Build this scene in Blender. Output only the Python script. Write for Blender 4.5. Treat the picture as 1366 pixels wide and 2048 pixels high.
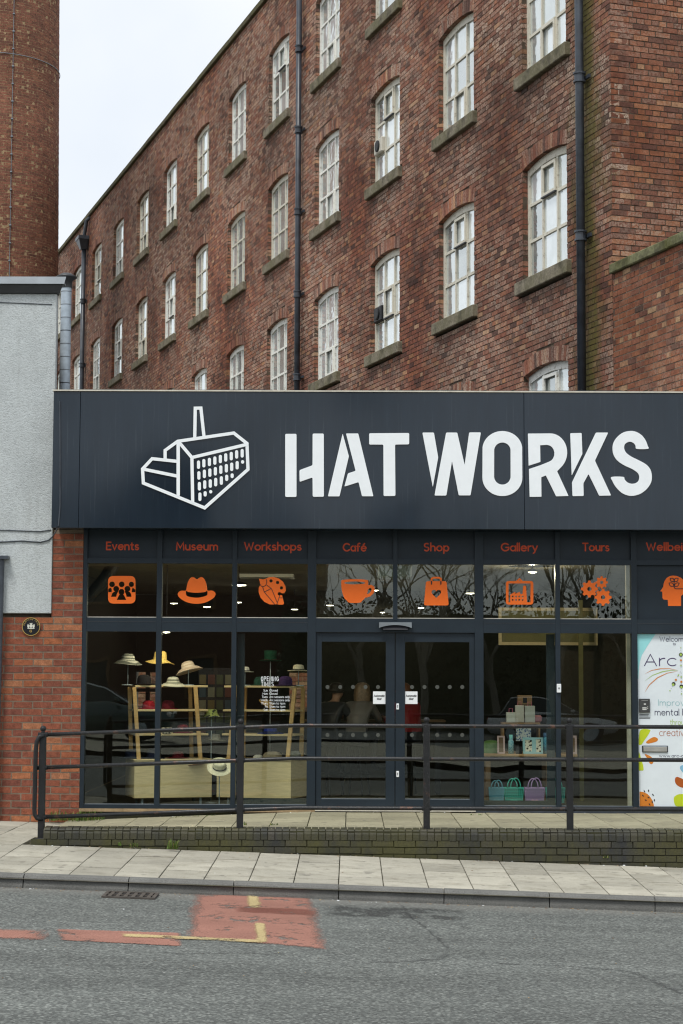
import bpy, bmesh, math, random
import numpy as np
from mathutils import Vector, Matrix

random.seed(7); RNG = np.random.default_rng(7)
for o in list(bpy.data.objects): bpy.data.objects.remove(o)
SC = bpy.context.scene
COL = SC.collection

# ------------------------------------------------------------------ camera, sky, sun, exposure
F, PX, PITCH, YAW, ROLL = 3651.0, 683.0, 0.090180, -0.005367, 0.003965
CAM = Vector((0, -21.976, 1.58579))
_fw = Vector((math.sin(YAW)*math.cos(PITCH), math.cos(YAW)*math.cos(PITCH), math.sin(PITCH)))
_r0 = Vector((math.cos(YAW), -math.sin(YAW), 0)); _u0 = _r0.cross(_fw)
_rt = math.cos(ROLL)*_r0 + math.sin(ROLL)*_u0
_up = -math.sin(ROLL)*_r0 + math.cos(ROLL)*_u0
cam = bpy.data.objects.new('camera', bpy.data.cameras.new('camera')); COL.objects.link(cam)
cam.matrix_world = Matrix(((_rt.x, _up.x, -_fw.x, CAM.x), (_rt.y, _up.y, -_fw.y, CAM.y), (_rt.z, _up.z, -_fw.z, CAM.z), (0, 0, 0, 1)))
cam.data.sensor_fit = 'VERTICAL'; cam.data.sensor_height = 36.0; cam.data.sensor_width = 24.0
cam.data.lens = F/2048*36.0; cam.data.clip_end = 2000; cam.data.clip_start = 0.1
SC.camera = cam

SUN_EL, SUN_AZ = math.radians(60), math.radians(205)
W = bpy.data.worlds.new('World'); SC.world = W; W.use_nodes = True
wn = W.node_tree.nodes; wl = W.node_tree.links
bg = wn['Background']; bg.inputs['Strength'].default_value = 0.1
sky = wn.new('ShaderNodeTexSky'); sky.sky_type = 'NISHITA'; sky.sun_disc = False
sky.sun_elevation = SUN_EL; sky.sun_rotation = SUN_AZ
wtc = wn.new('ShaderNodeTexCoord'); wno = wn.new('ShaderNodeTexNoise')
wno.inputs['Scale'].default_value = 3.4; wno.inputs['Detail'].default_value = 5; wno.inputs['Roughness'].default_value = .55
wl.new(wtc.outputs['Generated'], wno.inputs['Vector'])
wcr = wn.new('ShaderNodeValToRGB'); wcr.color_ramp.elements[0].position = .3; wcr.color_ramp.elements[1].position = .7
wcr.color_ramp.elements[0].color = (5.2, 5.55, 5.95, 1); wcr.color_ramp.elements[1].color = (6.5, 6.6, 6.75, 1)
wl.new(wno.outputs['Fac'], wcr.inputs['Fac'])
wmx = wn.new('ShaderNodeMixRGB'); wmx.inputs['Fac'].default_value = .9
wl.new(sky.outputs[0], wmx.inputs[1]); wl.new(wcr.outputs[0], wmx.inputs[2]); wl.new(wmx.outputs[0], bg.inputs['Color'])
sd = bpy.data.lights.new('sun', 'SUN'); sd.energy = 1.5; sd.angle = math.radians(16); sd.color = (1, .965, .91)
sun = bpy.data.objects.new('sun', sd); COL.objects.link(sun)
sdir = Vector((math.sin(SUN_AZ)*math.cos(SUN_EL), math.cos(SUN_AZ)*math.cos(SUN_EL), math.sin(SUN_EL)))
sun.rotation_euler = sdir.to_track_quat('Z', 'Y').to_euler(); sun.location = (0, -30, 40)
SC.view_settings.view_transform = 'Standard'; SC.view_settings.look = 'None'
SC.view_settings.exposure = 0.75; SC.view_settings.gamma = 1.0; SC.view_settings.use_curve_mapping = False
SC.render.engine = 'CYCLES'
cy = SC.cycles; cy.use_denoising = True; cy.max_bounces = 10; cy.transparent_max_bounces = 16; cy.diffuse_bounces = 4
cy.glossy_bounces = 4; cy.transmission_bounces = 6; cy.caustics_reflective = False; cy.caustics_refractive = False
cy.sample_clamp_indirect = 6.0; cy.filter_width = 1.2

# ------------------------------------------------------------------ measuring: from a point of the photograph to a point of a real plane
def ray(px, py): return _fw + _rt*((px-PX)/F) - _up*((py-1024)/F)
def at(px, py, Y):
    d = ray(px, py); return CAM + d*((Y-CAM.y)/d.y)
def road_z(x, y): return -.432-.0325*x+.016*min(6, max(0, -5.15-y))
def pave_z(x, y): return -.263-.0305*x+(.021*(y+2.75) if y < -2.75 else .0)
def on_fn(px, py, fn):
    d = ray(px, py); z = -.4
    for _ in range(8):
        t = (z-CAM.z)/d.z; p = CAM+d*t; z = fn(p.x, p.y)
    return CAM+d*((z-CAM.z)/d.z)

# ------------------------------------------------------------------ helpers
def tag(o, label=None, cat=None, group=None, kind=None):
    if label: o['label'] = label
    if cat: o['category'] = cat
    if group: o['group'] = group
    if kind: o['kind'] = kind
    return o
def empty(name, loc=(0, 0, 0), rz=0, parent=None):
    o = bpy.data.objects.new(name, None); COL.objects.link(o); o.location = loc; o.rotation_euler = (0, 0, rz); o.empty_display_size = .1
    if parent: o.parent = parent
    return o
def link(name, me, parent=None, loc=(0, 0, 0), rot=(0, 0, 0), scale=None):
    o = bpy.data.objects.new(name, me); COL.objects.link(o); o.location = loc; o.rotation_euler = rot
    if scale: o.scale = scale
    if parent: o.parent = parent
    return o
class MB:
    def __init__(s): s.v = []; s.f = []; s.m = []; s.mi = 0
    def add(s, vs, fs):
        b = len(s.v); s.v += [tuple(x) for x in vs]; s.f += [tuple(i+b for i in q) for q in fs]; s.m += [s.mi]*len(fs); return s
    def box(s, x0, x1, y0, y1, z0, z1):
        return s.add([(x0,y0,z0),(x1,y0,z0),(x1,y1,z0),(x0,y1,z0),(x0,y0,z1),(x1,y0,z1),(x1,y1,z1),(x0,y1,z1)],
                     [(0,3,2,1),(4,5,6,7),(0,1,5,4),(1,2,6,5),(2,3,7,6),(3,0,4,7)])
    def hexa(s, p):   # 4 bottom + 4 top points
        return s.add(p, [(0,3,2,1),(4,5,6,7),(0,1,5,4),(1,2,6,5),(2,3,7,6),(3,0,4,7)])
    def cbox(s, x0, x1, y0, y1, z0, z1, b):   # chamfered box
        bm = bmesh.new(); bmesh.ops.create_cube(bm, size=1)
        for v in bm.verts: v.co = Vector(((x0+x1)/2+v.co.x*(x1-x0), (y0+y1)/2+v.co.y*(y1-y0), (z0+z1)/2+v.co.z*(z1-z0)))
        bmesh.ops.bevel(bm, geom=bm.edges[:], offset=b, segments=1, affect='EDGES')
        bm.verts.index_update(); s.add([v.co[:] for v in bm.verts], [[v.index for v in f.verts] for f in bm.faces]); bm.free(); return s
    def tube(s, pts, r, n=8, caps=True):
        pts = [Vector(p) for p in pts]; rs = r if isinstance(r, (list, tuple)) else [r]*len(pts)
        ref = None; rings = []
        for i, p in enumerate(pts):
            t = (pts[min(i+1, len(pts)-1)]-pts[max(i-1, 0)])
            t = t.normalized() if t.length > 1e-9 else Vector((0, 0, 1))
            if ref is None: ref = t.orthogonal().normalized()
            ref = (ref-t*ref.dot(t)); ref = ref.normalized() if ref.length > 1e-6 else t.orthogonal().normalized()
            b = t.cross(ref)
            rings.append([p+(ref*math.cos(a)+b*math.sin(a))*rs[i] for a in [2*math.pi*k/n for k in range(n)]])
        vs = [q for rg in rings for q in rg]; fs = []
        for i in range(len(rings)-1):
            for k in range(n): fs.append((i*n+k, i*n+(k+1) % n, (i+1)*n+(k+1) % n, (i+1)*n+k))
        if caps: fs.append(tuple(range(n-1, -1, -1))); fs.append(tuple((len(rings)-1)*n+k for k in range(n)))
        return s.add(vs, fs)
    def lathe(s, prof, c=(0, 0, 0), n=24, fn=None, caps=False):
        vs = []; fs = []
        for (r, z) in prof:
            for k in range(n):
                a = 2*math.pi*k/n; p = Vector((r*math.cos(a), r*math.sin(a), z))
                if fn: p = Vector(fn(p, a, r, z))
                vs.append(p+Vector(c))
        for i in range(len(prof)-1):
            for k in range(n): fs.append((i*n+k, i*n+(k+1) % n, (i+1)*n+(k+1) % n, (i+1)*n+k))
        if caps: fs.append(tuple(range(n-1, -1, -1))); fs.append(tuple((len(prof)-1)*n+k for k in range(n)))
        return s.add(vs, fs)
    def prism(s, poly, h, plane='xz', base=0.0):   # poly of 2-D points, thickness h towards +third axis
        n = len(poly)
        P = (lambda a, b, c: (a, c, b)) if plane == 'xz' else ((lambda a, b, c: (a, b, c)) if plane == 'xy' else (lambda a, b, c: (c, a, b)))
        vs = [P(a, b, base) for a, b in poly]+[P(a, b, base+h) for a, b in poly]
        return s.add(vs, [tuple(range(n)), tuple(range(2*n-1, n-1, -1))]+[(i, i+n, (i+1) % n+n, (i+1) % n) for i in range(n)])
    def xf(s, M, a=0):
        s.v[a:] = [tuple(M @ Vector(p)) for p in s.v[a:]]; return s
    def mesh(s, name, mats, smooth=False, fix=True):
        me = bpy.data.meshes.new(name); me.from_pydata(s.v, [], s.f)
        for m in (mats if isinstance(mats, (list, tuple)) else [mats]): me.materials.append(m)
        if any(s.m): me.polygons.foreach_set('material_index', s.m)
        if fix:
            bm = bmesh.new(); bm.from_mesh(me); bmesh.ops.recalc_face_normals(bm, faces=bm.faces[:]); bm.to_mesh(me); bm.free()
        if smooth: me.polygons.foreach_set('use_smooth', [True]*len(me.polygons))
        me.update(); return me
    def build(s, name, mats, parent=None, smooth=False, loc=(0, 0, 0), rot=(0, 0, 0)):
        return link(name, s.mesh(name, mats, smooth), parent, loc, rot)
def chamfer_mesh(name, x0, x1, y0, y1, z0, z1, b, mat):
    return MB().cbox(x0, x1, y0, y1, z0, z1, b).mesh(name, mat)

# ------------------------------------------------------------------ materials
class NT:
    def __init__(s, name):
        s.mat = bpy.data.materials.new(name); s.mat.use_nodes = True
        s.n = s.mat.node_tree.nodes; s.l = s.mat.node_tree.links; s.b = s.n['Principled BSDF']
    def node(s, t, **kw):
        n = s.n.new('ShaderNode'+t)
        for k, v in kw.items(): setattr(n, k, v)
        return n
    def set(s, sock, v):
        if hasattr(v, 'is_output'): s.l.new(v, sock)
        else: sock.default_value = v
    def pos(s):
        if not hasattr(s, '_p'): s._p = s.node('NewGeometry').outputs['Position']
        return s._p
    def obj(s): return s.node('TexCoord').outputs['Object']
    def noise(s, scale, detail=4, rough=.55, vec=None, sc3=None):
        n = s.node('TexNoise'); v = vec if vec is not None else s.pos()
        if sc3: m = s.node('Mapping'); m.inputs['Scale'].default_value = sc3; s.l.new(v, m.inputs['Vector']); v = m.outputs[0]
        s.l.new(v, n.inputs['Vector']); n.inputs['Scale'].default_value = scale; n.inputs['Detail'].default_value = detail; n.inputs['Roughness'].default_value = rough
        return n.outputs['Fac']
    def ramp(s, fac, stops, interp='LINEAR'):
        r = s.node('ValToRGB'); cr = r.color_ramp; cr.interpolation = interp
        while len(cr.elements) < len(stops): cr.elements.new(.5)
        for e, (p, c) in zip(cr.elements, stops):
            e.position = p; e.color = (c, c, c, 1) if isinstance(c, (int, float)) else (*c, 1)
        s.l.new(fac, r.inputs['Fac']); return r.outputs['Color']
    def math(s, op, a, b=0.0, c=None):
        n = s.node('Math', operation=op); s.set(n.inputs[0], a); s.set(n.inputs[1], b)
        if c is not None: s.set(n.inputs[2], c)
        return n.outputs[0]
    def mix(s, fac, a, b, mode='MIX'):
        n = s.node('MixRGB', blend_type=mode)
        s.set(n.inputs[0], fac)
        for k, v in ((1, a), (2, b)):
            if hasattr(v, 'is_output'): s.l.new(v, n.inputs[k])
            else: n.inputs[k].default_value = (v, v, v, 1) if isinstance(v, (int, float)) else (*v, 1)
        return n.outputs[0]
    def bump(s, h, strength=.3, dist=.01):
        b = s.node('Bump'); b.inputs['Strength'].default_value = strength; b.inputs['Distance'].default_value = dist
        s.l.new(h, b.inputs['Height']); s.l.new(b.outputs[0], s.b.inputs['Normal'])
    def out(s, color, rough=.7, metal=0.0, spec=.5):
        if hasattr(color, 'is_output'): s.l.new(color, s.b.inputs['Base Color'])
        else: s.b.inputs['Base Color'].default_value = (*color, 1)
        s.set(s.b.inputs['Roughness'], rough); s.b.inputs['Metallic'].default_value = metal
        s.b.inputs['Specular IOR Level'].default_value = spec
        return s.mat
def simple(name, c, rough=.6, metal=0, spec=.5, var=.18, scale=9, bump=0, bscale=None):
    t = NT(name); n = t.noise(scale, 5)
    col = t.mix(1, c, t.ramp(n, [(.25, 1-var), (.75, 1+var)]), 'MULTIPLY')
    if bump: t.bump(t.noise(bscale or scale*6, 4), bump, .01)
    return t.out(col, rough, metal, spec)

def brick_mat(name, stops, bloom=.0, bloom_scale=.5, soot=.3, moss=None, rough=.88, grain=.25, gain=1.0):
    t = NT(name); p = t.pos()
    tone = t.node('Attribute', attribute_name='tone').outputs['Fac']
    rnd = t.node('ObjectInfo').outputs['Random']
    k = t.math('FRACT', t.math('ADD', tone, rnd))
    stops = [(p_, (min(.6, q_[0]*gain), min(.6, q_[1]*gain*.97), min(.6, q_[2]*gain*.86))) for p_, q_ in stops]
    col = t.ramp(k, stops)
    fine = t.noise(75, 5, .75); med = t.noise(15, 5, .65)
    col = t.mix(1, col, t.ramp(fine, [(.28, 1-grain*1.9), (.68, 1+grain*1.35)]), 'MULTIPLY')
    col = t.mix(1, col, t.ramp(med, [(.3, .66), (.7, 1.3)]), 'MULTIPLY')
    big = t.noise(.5, 5, .65)
    col = t.mix(1, col, t.ramp(big, [(.32, 1-soot), (.68, 1+soot*.6)]), 'MULTIPLY')
    col = t.mix(1, col, t.ramp(t.noise(.16, 4, .6), [(.36, 1-soot*.75), (.62, 1+soot*.3)]), 'MULTIPLY')
    drip = t.noise(1.1, 4, .6, sc3=(2.4, 2.4, .35)); col = t.mix(t.ramp(drip, [(.56, 0), (.74, soot*.9)]), col, (.055, .042, .036))
    dirt = t.node('Attribute', attribute_name='dirt').outputs['Fac']; col = t.mix(t.math('MULTIPLY', dirt, t.ramp(t.noise(5, 4, .6, sc3=(2, 2, .4)), [(.3, .25), (.65, 1)])), col, (.055, .045, .04))
    if bloom:
        b = t.math('MULTIPLY', t.ramp(t.noise(bloom_scale, 4, .6), [(.36, 0), (.60, 1)]), t.ramp(t.noise(34, 4, .75), [(.40, 0), (.58, 1)]))
        k2 = t.math('FRACT', t.math('MULTIPLY', k, 7.31))
        b = t.math('MULTIPLY', b, t.ramp(k2, [(.2, .2), (.75, 1)]))
        col = t.mix(t.math('MULTIPLY', b, bloom), col, (.46, .36, .28))
    if moss:
        for (px, py, rad, amt) in moss:      # green growth spreading from a leaking pipe
            sx = t.node('SeparateXYZ'); t.l.new(p, sx.inputs[0])
            dx = t.math('SUBTRACT', sx.outputs[0], px); dy = t.math('SUBTRACT', sx.outputs[1], py)
            d = t.math('SQRT', t.math('ADD', t.math('MULTIPLY', dx, dx), t.math('MULTIPLY', dy, dy)))
            g = t.math('SUBTRACT', 1.0, t.math('DIVIDE', d, rad))
            g = t.math('ADD', g, t.math('MULTIPLY', t.math('SUBTRACT', t.noise(2.2, 5, .7, sc3=(1, 1, .35)), .5), 2.4))
            g = t.ramp(g, [(.3, 0), (.95, amt)])
            col = t.mix(g, col, t.mix(fine, (.045, .042, .014), (.15, .135, .03)))
    t.bump(t.mix(.5, fine, med), .35, .006)
    return t.out(col, rough, 0, .2)

MAT = {}
MILL_STOPS = [(0, (.075, .038, .034)), (.14, (.12, .052, .042)), (.32, (.165, .062, .045)), (.52, (.20, .074, .050)), (.68, (.175, .075, .058)), (.8, (.25, .095, .052)), (.9, (.23, .105, .075)), (.965, (.28, .14, .08)), (1, (.34, .22, .155))]
MAT['mill'] = brick_mat('mill_brick', MILL_STOPS, bloom=.95, bloom_scale=.33, soot=.46, gain=1.32, moss=[(3.21, 2.37, .75, .9)])
MAT['gable'] = brick_mat('gable_brick', [(0, (.11, .05, .04)), (.3, (.18, .068, .045)), (.6, (.23, .088, .05)), (.8, (.20, .08, .055)), (.93, (.28, .115, .058)), (1, (.34, .20, .13))], bloom=.55, soot=.28, gain=1.22)
MAT['yardbrick'] = brick_mat('boundary_brick', [(0, (.09, .055, .045)), (.08, (.14, .058, .043)), (.3, (.21, .076, .046)), (.6, (.26, .10, .054)), (.82, (.23, .082, .052)), (.93, (.31, .15, .085)), (1, (.38, .26, .17))], bloom=.5, soot=.3, gain=1.1)
MAT['pier'] = brick_mat('pier_brick', [(0, (.165, .06, .047)), (.25, (.205, .071, .049)), (.5, (.245, .083, .052)), (.72, (.225, .075, .05)), (.88, (.32, .115, .057)), (1, (.33, .15, .09))], soot=.14, grain=.24, gain=1.16)
MAT['stack'] = brick_mat('stack_brick', [(0, (.13, .062, .05)), (.3, (.175, .078, .060)), (.6, (.205, .09, .066)), (.85, (.19, .082, .062)), (1, (.25, .115, .078))], soot=.22, bloom=.0, gain=1.2, grain=.15)
MAT['blue'] = brick_mat('engineering_brick', [(0, (.035, .038, .04)), (.5, (.055, .055, .055)), (1, (.085, .08, .07))], soot=.15, grain=.3, rough=.55)
def blue_brick(name, green):
    t = NT(name); tone = t.math('FRACT', t.math('ADD', t.node('Attribute', attribute_name='tone').outputs['Fac'], t.node('ObjectInfo').outputs['Random']))
    col = t.ramp(tone, [(0, (.018, .020, .022)), (.6, (.032, .033, .031)), (1, (.055, .05, .04))])
    col = t.mix(1, col, t.ramp(t.noise(60, 4, .7), [(.3, .7), (.7, 1.3)]), 'MULTIPLY')
    m = t.math('MULTIPLY', t.ramp(t.noise(1.6, 5, .7, sc3=(1, 1, .5)), [(.33, 0), (.58, 1)]), green)
    col = t.mix(m, col, t.mix(t.noise(50, 3), (.032, .032, .012), (.085, .08, .022)))
    t.bump(t.noise(45, 4), .3, .008)
    return t.out(col, .6, 0, .45)
MAT['bullnose'] = blue_brick('bullnose_brick', .7); MAT['plinth_brick'] = blue_brick('wall_base_brick', 1.0)
def mortar(name, c, moss=0):
    t = NT(name); col = t.mix(1, c, t.ramp(t.noise(9, 5, .7), [(.3, .65), (.7, 1.25)]), 'MULTIPLY')
    if moss: col = t.mix(t.math('MULTIPLY', t.ramp(t.noise(1.5, 4), [(.45, 0), (.65, 1)]), moss), col, (.06, .06, .02))
    t.bump(t.noise(80, 3), .4, .006)
    return t.out(col, .95, 0, .1)
MAT['mortar_dark'] = mortar('sooty_mortar', (.10, .076, .056)); MAT['mortar_tan'] = mortar('tan_mortar', (.36, .26, .15))
MAT['mortar_pier'] = mortar('grey_mortar', (.20, .16, .12)); MAT['mortar_blue'] = mortar('wall_mortar', (.034, .033, .024), .7)
MAT['mortar_yard'] = mortar('yard_mortar', (.22, .165, .125))
def stone(name, c, green):
    t = NT(name); col = t.mix(1, c, t.ramp(t.noise(26, 5, .7), [(.25, .5), (.75, 1.35)]), 'MULTIPLY')
    col = t.mix(t.math('MULTIPLY', t.ramp(t.noise(2.6, 5, .65), [(.36, 0), (.6, 1)]), green), col, (.085, .085, .03))
    col = t.mix(t.ramp(t.noise(4.1, 4, .6), [(.5, 0), (.66, .55)]), col, (.04, .035, .03))
    t.bump(t.noise(35, 5, .7), .5, .01); return t.out(col, .9, 0, .2)
MAT['sill'] = stone('sill_stone', (.25, .22, .165), .55); MAT['coping'] = stone('coping_stone', (.20, .20, .11), .9); MAT['parapet'] = stone('parapet_stone', (.12, .105, .07), .7)
def old_paint(name, c):
    t = NT(name); n = t.noise(16, 5, .7); col = t.mix(t.ramp(n, [(.55, 0), (.68, .85)]), c, (.26, .22, .15))
    t.bump(n, .3, .006); return t.out(col, .55, 0, .4)
MAT['wpaint'] = old_paint('white_paint', (.80, .80, .74))
MAT['wpaint_b'] = old_paint('dirty_white_paint', (.64, .61, .51))
def pane(name, c, dirt):
    """old obscured glass: a pale body with a strong mirror-like face at grazing angles"""
    t = NT(name); n = t.noise(3.2, 4, .6); col = t.mix(t.ramp(n, [(.35, 0), (.7, dirt)]), c, (.40, .42, .39)); t.out(col, .6, 0, .2)
    lw = t.node('LayerWeight'); lw.inputs['Blend'].default_value = .5
    fac = t.math('ADD', .10, t.math('MULTIPLY', .9, t.math('POWER', lw.outputs['Facing'], 1.6)))
    gl = t.node('BsdfGlossy'); gl.inputs['Roughness'].default_value = .04; gl.inputs[0].default_value = (.93, .97, .96, 1)
    bn = t.node('Bump'); bn.inputs['Strength'].default_value = .25; bn.inputs['Distance'].default_value = .02; t.l.new(t.noise(5, 3, .5), bn.inputs['Height']); t.l.new(bn.outputs[0], gl.inputs['Normal'])
    mx = t.node('MixShader'); t.l.new(fac, mx.inputs[0]); t.l.new(t.b.outputs[0], mx.inputs[1]); t.l.new(gl.outputs[0], mx.inputs[2]); t.l.new(mx.outputs[0], t.n['Material Output'].inputs['Surface']); return t.mat
MAT['pane'] = pane('frosted_pane', (.80, .85, .86), .45); MAT['pane_b'] = pane('grimy_pane', (.58, .63, .62), .8); MAT['pane_c'] = pane('dull_pane', (.24, .27, .27), .6)
MAT['pipe'] = simple('black_iron_pipe', (.040, .049, .062), .38, 0, .5, .5, 5, .15)
MAT['galv'] = simple('galvanised_steel', (.40, .47, .53), .55, .1, .5, .22, 14)
MAT['flash'] = simple('lead_flashing', (.19, .215, .235), .6, .1, .5, .15, 6); MAT['gutter'] = simple('dark_gutter', (.035, .038, .042), .5)
def render_coat():
    t = NT('grey_roughcast'); col = t.mix(1, (.60, .645, .65), t.ramp(t.noise(1.6, 4, .6), [(.3, .84), (.7, 1.06)]), 'MULTIPLY')
    sp = t.noise(55, 4, .75, sc3=(1, 1, 1.7)); col = t.mix(1, col, t.ramp(sp, [(.32, .66), (.5, 1.0), (.7, 1.1)]), 'MULTIPLY')
    col = t.mix(t.ramp(t.noise(.8, 5, .6, sc3=(1, 1, .6)), [(.48, 0), (.75, .4)]), col, (.33, .35, .35))
    col = t.mix(t.ramp(t.noise(2.2, 5, .7, sc3=(2.2, 1, .16)), [(.55, 0), (.75, .35)]), col, (.28, .28, .26))
    t.bump(sp, .8, .02); return t.out(col, .95, 0, .15)
MAT['render'] = render_coat()
def fascia_mat():
    t = NT('blue_grey_panel'); col = t.mix(1, (.0105, .0195, .0305), t.ramp(t.noise(3, 4, .6, sc3=(4, 1, .5)), [(.3, .92), (.7, 1.08)]), 'MULTIPLY')
    w = t.noise(.5, 1, .4, sc3=(1, 1, .6)); t.bump(w, .7, .35)
    st = t.ramp(t.noise(7, 4, .7, sc3=(5, 1, .12)), [(.58, 0), (.78, .17)]); col = t.mix(st, col, (.16, .19, .21))
    return t.out(col, t.ramp(t.noise(1.2, 3), [(.3, .15), (.7, .22)]), 0, .5)
MAT['fascia'] = fascia_mat()
def frame_mat():
    t = NT('powder_coated_frame'); col = t.mix(1, (.016, .025, .034), t.ramp(t.noise(4, 5, .6), [(.3, .88), (.7, 1.12)]), 'MULTIPLY')
    col = t.mix(t.ramp(t.noise(40, 4, .8), [(.66, 0), (.8, .22)]), col, (.2, .21, .2))
    return t.out(col, .42, 0, .28)
MAT['frame'] = frame_mat()
MAT['cream'] = simple('cream_trim', (.55, .52, .44), .6); MAT['white'] = simple('white_vinyl', (.82, .86, .88), .45, 0, .4, .03)
MAT['orange'] = simple('orange_vinyl', (.93, .17, .018), .5, 0, .3, .04); MAT['shaded_text'] = simple('shaded_orange_vinyl', (.62, .085, .03), .55, 0, .3, .05)  # name lettering is the same orange vinyl with the overhang's shade in its colour
MAT['iconline'] = simple('dark_icon_line', (.035, .018, .012), .6)
def glass(name, tint, f0, rough=.0):
    t = NT(name); t.n.remove(t.b)
    lw = t.node('LayerWeight'); lw.inputs['Blend'].default_value = .5
    fac = t.math('ADD', f0, t.math('MULTIPLY', 1-f0, t.math('POWER', lw.outputs['Facing'], 5.0)))
    tr = t.node('BsdfTransparent'); tr.inputs[0].default_value = (*tint, 1)
    gl = t.node('BsdfGlossy'); gl.inputs['Roughness'].default_value = rough; gl.inputs[0].default_value = (.95, 1, .98, 1)
    bn = t.node('Bump'); bn.inputs['Strength'].default_value = .06; bn.inputs['Distance'].default_value = .05
    t.l.new(t.noise(.9, 2, .4), bn.inputs['Height']); t.l.new(bn.outputs[0], gl.inputs['Normal'])
    mx = t.node('MixShader'); t.l.new(fac, mx.inputs[0]); t.l.new(tr.outputs[0], mx.inputs[1]); t.l.new(gl.outputs[0], mx.inputs[2])
    t.l.new(mx.outputs[0], t.n['Material Output'].inputs['Surface']); return t.mat
MAT['glass'] = glass('shop_glass', (.92, .95, .91), .052)
def paving(name, c):
    t = NT(name); r = t.node('ObjectInfo').outputs['Random']
    col = t.mix(1, c, t.ramp(r, [(0, .82), (1, 1.1)]), 'MULTIPLY')
    col = t.mix(1, col, t.ramp(t.noise(150, 3, .7), [(.3, .74), (.7, 1.2)]), 'MULTIPLY')
    col = t.mix(1, col, t.ramp(t.noise(1.7, 5, .65), [(.3, .80), (.65, 1.08)]), 'MULTIPLY')
    col = t.mix(t.ramp(t.noise(3.3, 5, .75), [(.50, 0), (.72, .6)]), col, (.17, .155, .115))
    gum = t.ramp(t.noise(9, 1, .3), [(.70, 0), (.72, 1)]); col = t.mix(t.math('MULTIPLY', gum, .45), col, (.10, .095, .085))
    t.bump(t.noise(120, 4), .35, .005); return t.out(col, .95, 0, .15)
MAT['slab'] = paving('concrete_flag', (.41, .392, .325)); MAT['rampslab'] = paving('ramp_flag', (.34, .32, .22))
MAT['joint'] = mortar('joint_dirt', (.11, .10, .075), .5)
def kerb_mat():
    t = NT('granite_kerb'); col = t.mix(1, (.155, .155, .145), t.ramp(t.noise(110, 4, .8), [(.3, .55), (.7, 1.4)]), 'MULTIPLY')
    col = t.mix(1, col, t.ramp(t.noise(2.5, 4), [(.3, .8), (.7, 1.12)]), 'MULTIPLY')
    t.bump(t.noise(90, 4, .7), .5, .008); return t.out(col, .85, 0, .3)
MAT['kerb'] = kerb_mat()
def asphalt():
    t = NT('worn_asphalt'); p = t.pos()
    v = t.node('TexVoronoi'); v.inputs['Scale'].default_value = 52; t.l.new(p, v.inputs['Vector'])
    g = t.math('FRACT', t.math('MULTIPLY', v.outputs['Color'], 3.7))
    col = t.ramp(g, [(0, (.068, .073, .068)), (.3, (.108, .118, .110)), (.7, (.15, .163, .150)), (1, (.235, .25, .23))])
    col = t.mix(t.ramp(v.outputs['Distance'], [(.3, 0), (.75, .55)]), col, (.06, .062, .06))
    col = t.mix(1, col, t.ramp(t.noise(.9, 5, .6, sc3=(.5, 1.6, 1)), [(.3, .80), (.7, 1.14)]), 'MULTIPLY')
    col = t.mix(1, col, t.ramp(t.noise(12, 4, .6), [(.3, .85), (.7, 1.12)]), 'MULTIPLY')
    col = t.mix(1, col, t.ramp(t.noise(1.0, 3, .5, sc3=(.06, .75, 1)), [(.35, .84), (.65, 1.1)]), 'MULTIPLY')
    # lighter swept gutter strip beside the kerb
    sx = t.node('SeparateXYZ'); t.l.new(p, sx.inputs[0])
    edge = t.math('ADD', t.math('ADD', sx.outputs[1], 5.72), t.math('MULTIPLY', t.math('SUBTRACT', t.noise(1.4, 4), .5), .8))
    col = t.mix(t.ramp(edge, [(0, 0), (.45, .38)]), col, (.235, .225, .20))
    fl = t.ramp(t.noise(23, 2, .5), [(.715, 0), (.735, 1)]); col = t.mix(t.math('MULTIPLY', fl, .45), col, (.42, .42, .40))
    t.bump(t.mix(.5, v.outputs['Distance'], t.noise(60, 3)), .5, .008)
    return t.out(col, .82, 0, .35)
MAT['road'] = asphalt()
def road_paint(name, c, lo, hi, amax=1.0, hole=.30):
    t = NT(name); p = t.pos()
    n = t.noise(3.0, 6, .72, sc3=(2.2, .55, 1)); tex = t.noise(70, 3, .7)
    col = t.mix(1, c, t.ramp(tex, [(.3, .72), (.7, 1.2)]), 'MULTIPLY')
    col = t.mix(1, col, t.ramp(t.noise(2, 4), [(.3, .85), (.7, 1.1)]), 'MULTIPLY')
    uv = t.node('UVMap').outputs[0]; sx = t.node('SeparateXYZ'); t.l.new(uv, sx.inputs[0])
    e = t.math('MULTIPLY', sx.outputs[0], 1.0)                                        # 0 at the worn outline, 1 well inside
    k = t.math('ADD', e, t.math('MULTIPLY', t.math('SUBTRACT', t.mix(.45, n, tex), .5), 1.7))
    a = t.math('MULTIPLY', t.ramp(k, [(lo, 0), (hi, amax)]), t.ramp(t.noise(2.6, 6, .75, sc3=(1.3, .8, 1)), [(hole, .12), (hole+.07, 1)]))
    t.bump(tex, .4, .006); m = t.out(col, .85, 0, .25); t.l.new(a, t.b.inputs['Alpha']); return m
MAT['redpaint'] = road_paint('red_road_coating', (.34, .165, .125), .12, .46, .88, .38); MAT['yellowpaint'] = road_paint('yellow_road_paint', (.50, .40, .20), .14, .45, .88, .38)
MAT['tar'] = road_paint('tar_seam', (.07, .073, .073), .25, 1.0, .46, .38)
MAT['stain'] = road_paint('oil_stain', (.055, .056, .055), .45, 1.1, .55, .42); MAT['redstain'] = road_paint('dark_red_wear', (.20, .075, .055), .4, 1.0, .7, .40)
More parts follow.
